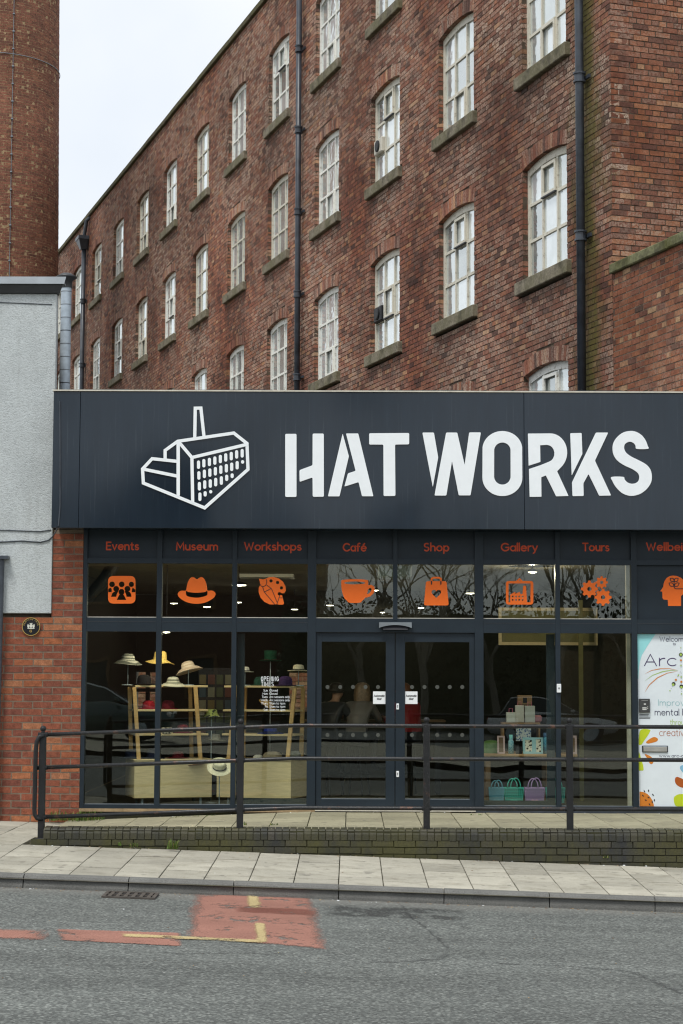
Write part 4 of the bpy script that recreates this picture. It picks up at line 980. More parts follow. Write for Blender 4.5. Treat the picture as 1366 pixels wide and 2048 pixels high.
# opening times
OT = MB(); OY = .050
for tx, x, yb in (('OPENING', 522.4, 1361.7), ('TIMES', 522.6, 1372.2)):
    q = at(x, yb, OY); cx = q.x
    for c in tx:                                   # condensed capitals of even width
        wd = {'I': .0, 'M': .030, 'E': .019}.get(c, .0215); write('', c, cx, q.z, .050, .0066, OY, None, None, wd if wd else None, mb=OT); cx += wd+.0135
OT.build('opening_heading', MAT['white'], shop); OT = MB()
for k, (d, v, wpx) in enumerate((('Sun:', 'Closed', 16), ('Mon:', 'Closed', 15.5), ('Tues:', 'Arc sessions only', 40), ('Weds:', 'Arc sessions only', 40), ('Thurs:', '10am to 4pm', 31), ('Fri:', '10am to 4pm', 31), ('Sat:', '10am to 4pm', 31))):
    yb = 1382.8+k*6.45; q = at(535.5, yb, OY); write('', d, q.x, q.z, .0245, .0031, OY, None, None, mb=OT, right=True, gap=.14)
    q = at(539, yb, OY); write('', v, q.x, q.z, .0245, .0031, OY, None, None, wpx/166, mb=OT)
OT.build('opening_hours', MAT['white'], shop)['kind'] = 'stuff'
# orange pictograms on the upper panes
IY = .049
Si = 1366/250
def icon(ox, oy, s, loops, sm=(), r=0, Y=IY, mat='orange', name='pictogram'): return sign(name, ox, oy, s, loops, r, sm, Y, mat, .003)
def keyhole(cx, cy, rr, h0, h1, yb): return circ(cx, cy, rr, n=18, a0=125, a1=415)+[(cx+h1*.55, cy+rr*1.15), (cx+h1, yb), (cx-h0, yb), (cx-h0*.55, cy+rr*1.15)]
sq = rounded([(88,65),(388,65),(388,367),(88,367)], 62, 6)
icon(200, 1140, Si, [sq, circ(132,157,31), circ(237,157,31), circ(343,157,29), [(90,243),(90,207),(112,192),(128,205),(128,243)], [(386,243),(386,215),(358,190),(350,212),(346,243)],
     circ(177,206,32,n=18,a0=110,a1=400)+[(197,240),(184,262),(178,293),(120,293),(132,255),(152,238)], circ(300,206,32,n=18,a0=140,a1=430)+[(326,240),(340,262),(344,293),(290,293),(284,262),(272,240)], keyhole(235,240,33,52,52,327)])
icon(200, 1140, Si, [[(850,265),(862,240),(890,226),(938,223),(948,180),(962,130),(985,90),(1010,77),(1035,85),(1060,101),(1085,85),(1110,77),(1135,92),(1155,130),(1168,180),(1176,223),(1220,224),(1250,237),(1263,262),(1250,295),(1205,330),(1140,358),(1055,369),(970,358),(905,330),(862,295)],
     [(941,227),(965,240),(1055,249),(1145,240),(1171,225),(1174,268),(1150,285),(1100,298),(1055,303),(1000,298),(955,285),(940,265)]], sm=(0, 1))
Sj = 1366/280
icon(500, 1140, Sj, [[(88,84),(128,92),(150,86),(185,71),(225,67),(280,82),(322,114),(346,158),(350,200),(335,225),(312,228),(290,214),(272,222),(270,238),(286,250),(300,243),(314,248),(322,285),(332,322),(325,337),(285,338),(262,333),(240,336),(190,335),(140,310),(102,268),(84,215),(86,170),(100,148),(96,118)],
     circ(205,106,16,n=14), circ(269,122,16,n=14), circ(307,174,16,n=14)])
il = MB()
for p, w in (([(158,92),(164,120),(156,148),(132,163),(108,156),(98,138)], 6), ([(124,168),(140,215),(240,333)], 6), ([(168,150),(210,182),(266,318)], 6), ([(140,215),(206,180)], 6), ([(290,250),(263,332)], 6), ([(290,272),(318,272)], 5)): stroke(p, w, IY-.003, 500, 1140, Sj, il)
il.build('pictogram_line', MAT['iconline'], shop)
icon(500, 1140, Sj, [[(890,112),(900,98),(960,91),(1020,90),(1085,91),(1140,98),(1153,112),(1150,190),(1138,245),(1112,285),(1092,302),(1085,314),(1050,321),(1020,322),(985,321),(955,312),(948,300),(925,280),(905,235),(893,180)], circ(1022,126,104,14)], sm=(0,))
il = MB(); stroke([(1146,175),(1160,162),(1180,160),(1198,172),(1202,196),(1190,222),(1165,244),(1136,254)], 30, IY-.001, 500, 1140, Sj, il); il.build('pictogram_handle', MAT['orange'], shop)
Sk = 1366/240
icon(840, 1140, Sk, [rounded([(68,127),(302,127),(327,403),(45,403)], 24), [(185,318),(145,280),(131,258),(135,235),(155,225),(175,230),(186,245),(197,230),(217,225),(236,235),(240,258),(226,280)]])
il = MB(); stroke([(130,130),(132,100),(152,88),(218,88),(238,100),(238,130)], 21, IY-.001, 840, 1140, Sk, il); il.build('pictogram_handle', MAT['orange'], shop)
il = MB(); stroke([(131,128),(131,160)], 14, IY-.003, 840, 1140, Sk, il); stroke([(237,128),(237,160)], 14, IY-.003, 840, 1140, Sk, il); il.build('pictogram_line', MAT['iconline'], shop)
icon(840, 1140, Sk, [rounded([(978,125),(1290,125),(1290,394),(978,394)], 34, 5), [(1008,153),(1258,153),(1258,367),(1219,367),(1207,180),(1175,180),(1167,272),(1140,272),(1137,248),(1086,270),(1083,248),(1027,280),(1027,367),(1008,367)]]
     + [[(x-9,y-9),(x+9,y-9),(x+9,y+9),(x-9,y+9)] for x in (1055,1093,1130,1168) for y in (302,340)])
icon(840, 1140, Sk, [[(1095,125),(1132,90),(1170,125)], [(1119,124),(1132,113),(1145,124)]])
Sg = 1366/216
def gear(cx, cy, R, h, n=8):
    p = []
    for k in range(n):
        for da, rr in ((-13, .80), (-8, 1), (8, 1), (13, .80), (19, .76), (26, .76)): a = math.radians(90+k*360/n+da); p.append((cx+R*rr*math.cos(a), cy+R*rr*math.sin(a)))
    return [p, circ(cx, cy, h, n=18)]
for g in ((182,240,108,27), (337,157,79,21), (355,345,108,27)): icon(1150, 1140, Sg, gear(*g))
WY = .049
icon(1150, 1140, Sg, [[(1240,70),(1200,76),(1160,100),(1135,135),(1120,175),(1117,210),(1095,245),(1076,268),(1103,273),(1105,300),(1106,350),(1115,370),(1135,375),(1173,377),(1177,455),(1341,455),(1341,330),(1372,300),(1400,250),(1402,190),(1380,135),(1340,98),(1290,76)]], Y=WY)
il = MB()
def leaf(a, b, w=.36):
    A, B = Vector(a), Vector(b); d = B-A; n_ = Vector((-d.y, d.x)); return [tuple(A+d*t_+n_*w*s_*math.sin(math.pi*t_)) for s_, rng in ((1, (0, .25, .5, .75, 1)), (-1, (.75, .5, .25, 0))) for t_ in rng]
for p in ([(1254,120),(1254,215),(1262,232),(1280,237),(1395,237)], leaf((1252,145),(1205,105)), leaf((1257,145),(1304,105)), leaf((1252,205),(1190,165),.3), leaf((1257,205),(1318,165),.3)): stroke(p, 9, WY-.004, 1150, 1140, Sg, il)
il.build('pictogram_line', MAT['frame'], shop)

# ------------------------------------------------------------------ printed door panel at the right
XB = posts[7][1]
pn = empty('poster_panel'); tag(pn, 'white printed door panel with purple lettering, coloured petals, letterbox and intercom', 'poster panel')
PYF = .045
cm_ = lambda n, c: MAT.setdefault(n, simple(n, c, .45, 0, .4, .03))
MB().box(XB+.002, SX1-.02, PYF, .075, ZG0+.002, ZL-.004).build('board', cm_('panel_white', (.70, .765, .80)), pn)
P10 = 10.24
def pshape(name, pts, mat, oy, lift=.0012, sm=True):
    q = fp(1266, oy, P10, pts, PYF); p2 = [(max(a, XB+.004), max(c, ZG0+.004)) for a, b, c in q]; p2 = smooth(p2, 3) if sm else p2
    p2 = [(max(a, XB+.004), min(max(c, ZG0+.004), ZL-.006)) for a, c in p2]
    sh = shape(name, [[(a, 0, c) for a, c in p2]], .001, mat, pn, PYF-lift); return sh
teal, lime, oran, rust, sky_, purp, grn, navy = cm_('teal_print', (.30, .68, .70)), cm_('lime_print', (.50, .60, .02)), cm_('orange_print', (.62, .20, .02)), cm_('rust_print', (.40, .09, .01)), cm_('pale_blue_print', (.24, .48, .66)), cm_('purple_ink', (.055, .03, .11)), cm_('green_ink', (.36, .52, .10)), cm_('navy_ink', (.04, .04, .09))
pshape('corner_swash', [(80,150),(462,150),(380,300),(280,450),(180,620),(140,750),(120,900),(108,1100),(92,1100),(85,700)], teal, 1250, sm=False)
pshape('petal', [(165,195),(340,195),(345,240),(300,320),(230,420),(180,495),(130,512),(118,480),(122,340)], lime, 1440)
pshape('petal', [(265,460),(310,410),(380,365),(440,348),(495,370),(512,405),(480,440),(400,465),(310,482)], oran, 1440)
pshape('petal', [(240,705),(290,710),(360,745),(400,790),(420,850),(395,895),(365,902),(330,870),(300,800)], oran, 1440)
pshape('petal', [(118,680),(140,700),(165,790),(200,900),(217,1000),(205,1035),(160,1032),(118,1015)], lime, 1440)
pshape('petal', [(135,1465),(210,1475),(290,1510),(350,1570),(400,1650),(428,1740),(428,1800),(135,1800)], oran, 1440, sm=False)
pshape('petal', [(985,935),(1060,920),(1150,1000),(1100,1090),(1030,1080),(970,1010),(962,965)], sky_, 1440)
pshape('petal', [(865,1190),(890,1168),(930,1170),(1030,1215),(1110,1290),(1090,1370),(1020,1385),(940,1360),(880,1310),(858,1250)], rust, 1440)
pshape('petal', [(835,1600),(860,1560),(920,1525),(1020,1515),(1150,1540),(1180,1660),(1130,1790),(900,1790),(845,1700)], lime, 1440)
sd_ = MB()
for x, y, a in ((235,1460,.6), (320,1450,1.0), (410,1532,.5), (438,1645,1.1), (205,1550,.3), (320,1588,.1), (262,1642,.2), (395,1680,1.0), (340,1728,.5)):
    q = at(1266+x/P10, 1440+y/P10, PYF); pts = [(q.x+(u_*math.cos(a)+v_*math.sin(a))*.0155, q.z+(-u_*math.sin(a)+v_*math.cos(a))*.0155) for u_, v_ in ((-1, .5), (-.2, .55), (1, -.2), (.2, -.6), (-.7, -.1))]; sd_.prism(pts, .001, 'xz', PYF-.003)
sd_.build('seed_print', MAT['ink'], pn)['kind'] = 'stuff'
LYp = PYF-.0015
def ptext(s, x, yb, cap_px, w_px, mat, wpx=None, pf=None, gap=.24):
    q = at(x, yb, PYF); write('lettering', s, q.x, q.z, cap_px/166, w_px/166, LYp, mat, pn, wpx/166 if wpx else None, gap, pf)
ptext('Welcome', 1319.5, 1282.8, 9.2, 1.0, navy, 46.5, 'Welcom'); ptext('to', 1346, 1290.2, 5, .7, navy, 5)
ptext('Arc', 1289, 1331.3, 22.5, 1.9, purp, 62.5, None, .20)
ptext('Improve your', 1317, 1411, 11.8, 1.0, cm_('soft_teal_ink', (.28, .50, .52)), 51, 'Improv'); ptext('mental health', 1310, 1430.3, 12, 1.25, navy, 47.5, 'mental'); ptext('through', 1340.5, 1449.4, 10, .9, grn, 27, 'throu'); ptext('creativity', 1319, 1471.6, 13.2, 1.1, cm_('brown_ink', (.42, .16, .09)), 48, 'creativ')
ptext('www.arc-c', 1318.5, 1514.2, 5.6, .8, navy, 48)
sw = MB()
for pts, w0, col in (([(235,1005),(380,930),(560,895),(750,893),(960,935)], 14, 0), ([(240,1145),(400,1030),(600,955),(780,925),(960,935)], 16, 1), ([(238,1385),(330,1230),(500,1080),(700,985),(960,935)], 18, 0)):
    Q = []
    for i in range(len(pts)-1):
        for k in range(5): t_ = k/5; Q.append(tuple(Vector(pts[i])*(1-t_)+Vector(pts[i+1])*t_))
    Q = [q_ for i, q_ in enumerate(Q)]; V = fp(1266, 1250, P10, Q, PYF); N = len(V); sw.mi = col
    up, dn = [], []
    for i, v in enumerate(V):
        tn = Vector(V[min(i+1, N-1)])-Vector(V[max(i-1, 0)]); nn = Vector((-tn.z, 0, tn.x)).normalized(); h = w0/P10/166*.5*math.sin(math.pi*min(.98, (i+.4)/N))
        up.append((v[0]+nn.x*h, LYp-.0008, v[2]+nn.z*h)); dn.append((v[0]-nn.x*h, LYp-.0008, v[2]-nn.z*h))
    sw.add(up+dn, [(i, i+1, N+i+1, N+i) for i in range(N-1)])
sw.build('swoosh_print', [oran, grn], pn)
# four strings of beads hanging from the star
bd = MB()
def bead(x, y, r, mi, y_=0): q = at(1266+x/P10, 1250+y/P10, PYF); bd.mi = mi; bd.prism(circ(q.x, q.z, r/P10/166, n=10), .001, 'xz', LYp-.002-.0006*mi-y_)
for (x0, y0), (x1, y1) in (((977,465), (983,860)), ((965,960), (755,1345)), ((985,985), (992,1410))):
    for k in range(9): t_ = k/8; bead(x0+(x1-x0)*t_, y0+(y1-y0)*t_, 5, 2)
    seq = ((0, 10, 0), (.36, 40, 1), (.36, 26, 0), (.65, 20, 3), (.92, 15, 0)) if y0 < 500 else ((.18, 15, 0), (.42, 22, 3), (.64, 40, 1), (.68, 26, 0), (1, 13, 0))
    for t_, r, mi in seq: bead(x0+(x1-x0)*t_, y0+(y1-y0)*t_, r, mi, .0015 if mi == 0 else 0)
bd.build('bead_print', [grn, MAT['ink'], navy, oran], pn)
# intercom
q0, q1 = at(1278, 1425, PYF), at(1299, 1397.5, PYF)
ic = empty('intercom', (0, 0, 0), 0, pn); MB().cbox(q0.x, q1.x, PYF-.03, PYF-.003, q0.z, q1.z, .003).build('housing', simple('dark_grey_intercom', (.045, .047, .047), .5), ic)
k = MB()
for a, b, c, d in ((.28, .68, .19, .27), (.28, .68, .30, .38), (.2, .8, .86, .875), (.42, .62, .56, .66), (.74, .82, .26, .32), (.74, .82, .38, .44)): k.box(q0.x+(q1.x-q0.x)*a, q0.x+(q1.x-q0.x)*b, PYF-.033, PYF-.0295, q0.z+(q1.z-q0.z)*c, q0.z+(q1.z-q0.z)*d)
k.build('label_plate', cm_('pale_label', (.55, .56, .54)), ic)
k = MB()
for i, w in enumerate((19, 18, 22, 21.5)): q = at(1278.5, 1429+i*2.6, PYF); k.box(q.x, q.x+w/166, LYp-.001, LYp, q.z-.0035, q.z+.0025)
k.build('small_print', MAT['ink'], pn)
# letterbox
q0, q1 = at(1284, 1504.5, PYF), at(1335.5, 1491.3, PYF)
lb = empty('letterbox', (0, 0, 0), 0, pn); MB().cbox(q0.x, q1.x, PYF-.014, PYF-.003, q0.z, q1.z, .004).build('surround', MAT['ink'], lb)
MB().cbox(q0.x+.012, q1.x-.012, PYF-.022, PYF-.012, q0.z+.008, q1.z-.014, .004).build('flap', simple('brushed_steel', (.55, .54, .50), .35, .8), lb); MB().box(q0.x+.012, q1.x-.012, PYF-.018, PYF-.0135, q1.z-.011, q1.z-.005).build('flap_hinge', MAT['galv'], lb)

# ------------------------------------------------------------------ heritage plaque
pl = empty('heritage_plaque', tuple(at(62.7, 1253.3, -.002))); tag(pl, 'round black and gold heritage trail plaque on the brick wall', 'plaque')
m = MB()
m.lathe([(.001, .022), (.108, .022), (.108, 0)], n=40); m.v = [(p[0], -p[2], p[1]) for p in m.v]; m.build('disc', simple('gloss_black', (.012, .013, .016), .25), pl)
gold = simple('gold_paint', (.52, .36, .10), .4, .3)
m = MB(); ribbon(m, circ(0, 0, .106, n=41, a0=0, a1=360)[:41]+[(.106, 0)], .007, -.0235, False); m.build('gold_rim', gold, pl)
m = MB(); tx = 'HERITAGE TRAIL'; tot = text_width(tx, .3); pos_ = 0
for c in tx:
    if c == ' ': pos_ += .42; continue
    a = math.radians(172)-(pos_+GL[c][0]/2)/tot*math.radians(164); pos_ += GL[c][0]+.3
    R_ = .080; s_ = .015
    for i_, stv in enumerate(GL[c][1]):
        pts = []
        for gx, gz in stv:
            lx, lz = (gx-GL[c][0]/2)*s_*.8, gz*s_; pts.append((R_*math.cos(a)+lx*math.sin(a)+lz*math.cos(a), R_*math.sin(a)-lx*math.cos(a)+lz*math.sin(a)))
        ribbon(m, pts, .0026, -.0232-.0003*i_)
write('', 'G', -.014, -.066, .026, .005, -.0235, None, None, mb=m); m.build('lettering', gold, pl)
m = MB()      # crest: shield between two supporters, crown above, ribbon below
def pp(pts): m.prism([(x, z) for x, z in smooth(pts, 2)], .002, 'xz', -.025)
pp([(-.018,.022),(.018,.022),(.017,0),(0,-.016),(-.017,0)]); pp([(-.02,-.012),(-.038,-.014),(-.044,.01),(-.036,.034),(-.03,.02),(-.024,.012)]); pp([(.02,-.012),(.038,-.014),(.044,.01),(.036,.034),(.03,.02),(.024,.012)])
pp([(-.012,.026),(.012,.026),(.016,.046),(.006,.036),(0,.048),(-.006,.036),(-.016,.046)]); pp([(-.04,-.019),(.04,-.019),(.034,-.027),(-.034,-.027)])
m.build('crest', cm_('silver_crest', (.62, .63, .55)), pl)

# ------------------------------------------------------------------ ramp and its low wall, railing
RX1 = 6.6
def ramp_z(x, y): return (.0 if x > -.58 else -.04*(-.58-x))-.012
RX0, WYF = -3.36, -2.75
sheet('ramp', [-3.36, -2.2, -.58, 2, RX1], [WYF+.10, -1.2, -.035], lambda x, y: ramp_z(x, y)-.03, MAT['joint'])
ramp = bpy.data.objects['ramp']
for i in range(26):
    xc = -3.15+i*.4135
    if xc > 6.4: break
    y = WYF+.215; cuts = [y]; yy = y+(.62 if i % 2 else .36)
    while yy < -.2: cuts.append(yy); yy += .62
    cuts.append(-.045)
    for a, b in zip(cuts, cuts[1:]): slab(ramp, xc, a, b, ramp_z, MAT['rampslab'], .4135, .04 if xc < -.58 else 0)
lw = empty('ramp_wall'); tag(lw, 'low dark brick wall with rounded top bricks edging the ramp', 'low wall')
bn = []
for j in range(4):
    m = MB(); e = random.uniform(-.0025, .0025)
    prof = [(.2, -.105), (.0, -.105), (.0, -.045), (.008, -.018), (.026, .0), (.05, .007), (.2, .012)]
    m.prism([(a, b+e) for a, b in prof], .0665, 'yz', 0); bn.append(m.mesh('bullnose_brick', MAT['bullnose']))
x = -3.195
while x < RX1:
    link('bullnose_brick', bn[random.randrange(4)], lw, (x, WYF+random.uniform(-.002, .002), random.uniform(-.002, .002))); x += .0755
LB = Bricks()
for k, (z0, h, xs) in enumerate(((-.178, .071, -3.33), (-.25, .071, -2.6), (-.322, .071, -.9), (-.394, .071, 1.3), (-.466, .071, 3.2))):
    LB.course(z0, h, [(xs, RX1)], .226, .113 if k % 2 else 0, .006, (), 0, .003)
LF = Matrix(((1, 0, 0, 0), (0, -1, 0, WYF+.004), (0, 0, 1, 0), (0, 0, 0, 1)))
single_bricks(LB, range(len(LB.b)), lw, MAT['plinth_brick'], LF)
MB().box(-3.32, RX1, WYF+.012, WYF+.2, -.9, -.106).build('wall_core', MAT['mortar_blue'], lw); MB().box(-3.185, RX1, WYF+.006, WYF+.2, -.106, -.012).build('mortar_bed', MAT['mortar_blue'], lw)
RY = WYF+.10
rl = empty('ramp_railing', (-.5, RY, 0)); tag(rl, 'black three bar pedestrian railing with ball topped posts along the ramp', 'railing')
O_ = Vector((-.5, RY, 0))
def rz(x, level): return level if x > -.58 else level-.0405*(-.58-x)
for lv in (1.077, .733, .219):
    m = MB(); pts = [(xx, RY, rz(xx, lv)) for xx in (-3.24, -1.4, -.85, -.68, -.58, -.45, -.2, 2.0, RX1)]
    m.tube([Vector(p)-O_ for p in pts], .0215, 12); m.build('rail', MAT['rail'], rl, True)
for i, x in enumerate((-3.235, -1.155, .80, 2.30, 3.83, 5.4)):
    zt = rz(x, 1.097); zb = ramp_z(x, 0)-.08 if i else -.16
    p = MB().cbox(x-.034+.5, x+.034+.5, -.030, .030, zb, zt, .006).build('post', MAT['post'] if i != 2 else MAT['postrust'], rl)
    m = MB(); m.lathe([(.001, zt-.005), (.022, zt-.004), (.020, zt+.012), (.016, zt+.016), (.027, zt+.024), (.0325, zt+.04), (.029, zt+.058), (.017, zt+.070), (.001, zt+.073)], (x+.5, 0, 0), 16); m.build('ball_finial', MAT['post'], p, True)
    m = MB().cbox(x-.06+.5, x+.06+.5, -.05, .05, ramp_z(x, 0)-.06, ramp_z(x, 0)+.016, .004); m.build('base_plate', MAT['post'], p)
    for lv in (1.077, .733, .219):
        m = MB(); m.tube([(x-.05+.5, 0, rz(x-.05, lv)), (x+.05+.5, 0, rz(x+.05, lv))], .0255, 12)
        m.build('sleeve', MAT['post'], p, True)
m = MB(); m.tube([Vector(q)-O_ for q in [(-3.22, RY-.02, .965), (-3.268, RY-.035, .95), (-3.292, RY-.04, .90), (-3.302, RY-.04, .8), (-3.305, RY-.04, .2), (-3.30, RY-.04, .14), (-3.275, RY-.035, .10), (-3.22, RY-.02, .095)]], .0235, 10); m.build('end_loop', MAT['post'], rl, True)

# drain grate by the kerb
P = [on_fn(*q, road_z) for q in ((222, 1784), (310, 1792), (300, 1803), (214, 1793))]
gc = sum(P, Vector())/4; dg = empty('drain_grate', tuple(gc)); tag(dg, 'rusty iron drain grate in the gutter below the kerb', 'drain grate'); dg.rotation_euler = (0, math.atan(.0325), 0)
rust_iron = simple('rusty_iron', (.085, .074, .064), .7, .2, .4, .3, 20)
m = MB()
for a, b, c, d in ((-.235, .235, -.20, -.17), (-.235, .235, .17, .20), (-.235, -.205, -.17, .17), (.205, .235, -.17, .17)): m.box(a, b, c, d, .004, .020)
m.build('grate_frame', rust_iron, dg); MB().box(-.23, .23, -.19, .19, .002, .0045).build('shade_plate', MAT['ink'], dg)  # flat black plate under the bars stands in for the shade of a recess
for k in range(6):
    for y0, y1 in ((-.168, -.012), (.012, .168)): x = -.172+k*.069; MB().box(x-.016, x+.016, y0, y1, .004, .017).build('grate_bar', rust_iron, dg)
MB().box(-.204, .204, -.0115, .0115, .004, .018).build('grate_bar', rust_iron, dg)

# weeds
GRN = [simple('grass_blade', (.075, .125, .018), .7, 0, .3, .3, 40), simple('dry_blade', (.20, .19, .06), .8, 0, .3, .3, 40)]
def weed(loc, n, r, h, label, seed, spread=1.0):
    rn = random.Random(seed); m = MB()
    for i in range(n):
        a = rn.uniform(0, 6.28); d = r*math.sqrt(rn.random()); bx, by = d*math.cos(a)*spread, d*math.sin(a)*.5; hh = h*rn.uniform(.4, 1.1); la = rn.uniform(0, 6.28); ln = hh*rn.uniform(.2, .9); w = rn.uniform(.003, .006)
        s = Vector((-math.sin(la), math.cos(la), 0))*w; m.mi = 1 if rn.random() < .18 else 0
        p0 = Vector((bx, by, 0)); p1 = p0+Vector((math.cos(la)*ln*.35, math.sin(la)*ln*.35, hh*.65)); p2 = p0+Vector((math.cos(la)*ln, math.sin(la)*ln, hh*rn.uniform(.6, 1)))
        m.add([p0-s, p0+s, p1+s*.8, p1-s*.8, p2], [(0, 1, 2, 3), (3, 2, 4)])
    o = m.build('weed_tuft', GRN, None, loc=loc); tag(o, label, 'weed', 'weeds in the paving joints'); return o
g_ = lambda px, py, z: tuple(CAM+ray(px, py)*((z-CAM.z)/ray(px, py).z))
weed(g_(150, 1641, -.115), 260, .27, .13, 'large grass patch at the foot of the brick pier beside the ramp', 1, 1.3)
weed(g_(345, 1698, -.185), 46, .055, .115, 'bright weed growing against the left half of the ramp wall', 2)
weed(g_(268, 1693, -.17), 22, .06, .05, 'small flat weed tuft left of the bright one at the ramp wall', 3)
weed(g_(239, 1691, -.165), 12, .02, .05, 'tiny two bladed weed leftmost at the foot of the ramp wall', 4)
weed(g_(372, 1637, -.08), 26, .12, .035, 'low weed on the ramp below the hat window, nearest the left', 5, 1.6)
weed(g_(405, 1635, -.07), 24, .12, .035, 'low spreading weed on the ramp under the third window', 6, 1.6)
weed(g_(491, 1650, -.03), 8, .02, .05, 'single upright weed beside the second railing post', 7)
weed(g_(548, 1650, -.02), 20, .05, .03, 'small weed in the ramp edge right of the second railing post', 8)
q = at(1212, 1714, WYF-.01); weed((q.x, q.y+.01, q.z-.01), 20, .035, .03, 'little weed sprouting from the face of the low wall at right', 9)
q = at(952, 1630, -.2); weed(g_(955, 1630, -.005), 18, .08, .02, 'faint weed by the door threshold right of the doors', 10, 1.6)

# grit, leaves and litter swept along the kerb and the wall foot
lt = MB(); rn = random.Random(11)
def scrap(x, y, z, s_):
    a = rn.uniform(0, 6.28); c_, n_ = math.cos(a)*s_, math.sin(a)*s_; h = s_*rn.uniform(.15, .5); lt.mi = rn.choice((0, 0, 0, 1, 1, 2))
    lt.hexa([(x-c_, y-n_, z), (x+n_*.6, y-c_*.6, z), (x+c_, y+n_, z), (x-n_*.6, y+c_*.6, z), (x-c_*.8, y-n_*.8, z+h), (x+n_*.5, y-c_*.5, z+h*.6), (x+c_*.8, y+n_*.8, z+h), (x-n_*.5, y+c_*.5, z+h*.7)])
for i in range(260):
    x = rn.uniform(-3.4, 3.6)
    y = KY-.012-abs(rn.gauss(0, .08)); scrap(x, y, road_z(x, y)+.001, .004+.011*rn.random()**3)
for i in range(170): x = rn.uniform(-3.3, 3.8); y = WYF-.012-abs(rn.gauss(0, .06)); scrap(x, y, pave_z(x, y)+.002, .003+.012*rn.random()**3)
for i in range(70): x = rn.uniform(-3.3, 3.8); y = rn.uniform(KY+.2, WYF-.1); scrap(x, y, pave_z(x, y)+.003, .003+.009*rn.random()**3)
for i in range(120): x = rn.uniform(-3.2, 3.9); y = -.06-abs(rn.gauss(0, .05)); scrap(x, y, ramp_z(x, y)+.002, .003+.008*rn.random()**3)
for i in range(110): x = rn.uniform(-3.4, 3.2); y = rn.uniform(-10.5, KY-.2); scrap(x, y, road_z(x, y)+.002, .003+.006*rn.random()**2)
o = lt.build('grit_and_litter', [MAT['mortar_tan'], MAT['darkwood'], MAT['sticker']]); tag(o, 'scattered grit and litter along the kerb and wall foot', 'litter', kind='stuff')

# ------------------------------------------------------------------ inside the shop
room = empty('shop_interior'); room['kind'] = 'structure'
IX0, IX1, IYB, ICZ = -3.62, SX1-.05, 8.9, 2.962
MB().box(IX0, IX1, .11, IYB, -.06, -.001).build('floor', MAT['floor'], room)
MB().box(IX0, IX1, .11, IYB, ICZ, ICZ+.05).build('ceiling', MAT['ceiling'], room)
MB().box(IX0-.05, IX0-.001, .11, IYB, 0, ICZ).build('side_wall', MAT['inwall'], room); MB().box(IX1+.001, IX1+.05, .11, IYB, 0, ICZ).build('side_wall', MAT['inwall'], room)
w0, w1 = at(229, 1422, IYB), at(316, 1344, IYB)      # back windows looking on a brick yard
k0, k1 = at(578, 1420, IYB), at(618, 1346, IYB)
k2, k3 = at(659, 1412, IYB), at(669, 1345, IYB)
xs = [IX0, w0.x, w1.x, k0.x, k1.x, k2.x, k3.x, IX1]
bwl = MB()
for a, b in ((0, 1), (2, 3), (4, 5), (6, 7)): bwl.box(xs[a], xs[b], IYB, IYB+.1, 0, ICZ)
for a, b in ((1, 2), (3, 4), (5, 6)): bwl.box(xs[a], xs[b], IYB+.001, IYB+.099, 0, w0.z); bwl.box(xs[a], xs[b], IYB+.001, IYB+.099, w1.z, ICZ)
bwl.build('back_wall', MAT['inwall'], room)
bars = MB()
for px in (246, 262, 295): q = at(px, 1380, IYB); bars.box(q.x-.035, q.x+.035, IYB+.02, IYB+.06, w0.z, w1.z)
bars.box(w0.x, w1.x, IYB+.021, IYB+.059, at(250, 1380, IYB).z-.03, at(250, 1380, IYB).z+.03); bars.build('window_bar', MAT['ink'], room)
q = at(268, 1380, IYB+.5); MB().box(q.x-.06, q.x+.06, IYB+.5, IYB+.6, .2, 2.2).build('downlight_post', MAT['wpaint'], room)
yard = empty('yard_wall', (0, 12.2, 0)); tag(yard, 'sunlit red brick yard wall seen through the back window of the hat shop', 'wall')
YW = Bricks()
for k in range(35): YW.course(k*.08-.1, .08, [(-7, -.5)], .226, .113 if k % 2 else 0, .008, (), 0, .003)
o = link('brickwork', YW.mesh('brickwork', MAT['yardbrick'], front_fn), yard); o['kind'] = 'stuff'
MB().box(-7, -.5, .01, .2, -.6, 2.7).build('wall_core', MAT['mortar_tan'], yard)
# dim zones: partitions and boards
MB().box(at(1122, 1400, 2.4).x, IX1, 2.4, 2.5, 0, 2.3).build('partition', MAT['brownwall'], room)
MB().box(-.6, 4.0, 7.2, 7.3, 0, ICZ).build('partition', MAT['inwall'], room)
q0, q1 = at(1003, 1284, 2.3), at(1188, 1222, 2.3); nb = empty('framed_board', tuple((q0+q1)/2)); tag(nb, 'wide olive board in a pale frame high behind the tours window', 'board')
bwid, bh = (q1.x-q0.x)/2, (q1.z-q0.z)/2
MB().box(-bwid, bwid, -.02, .0, -bh, bh).build('board', MAT['olive'], nb); m = MB()
for a, b, c, d in ((-bwid, bwid, bh, bh+.04), (-bwid, bwid, -bh-.04, -bh), (-bwid-.04, -bwid, -bh-.04, bh+.04), (bwid, bwid+.04, -bh-.04, bh+.04)): m.box(a, b, -.04, .01, c, d)
m.build('board_frame', MAT['birch'], nb)
q0, q1 = at(1160, 1600, 1.9), at(1166, 1290, 1.9); MB().box(q0.x, q1.x, 1.9, 1.94, 0, 2.6).build('tall_batten', MAT['olive'], room)
q0 = at(1263, 1450, .3); MB().box(q0.x-.05, q0.x+.03, .30, .36, .0, ICZ).build('pale_upright', MAT['cream'], room)
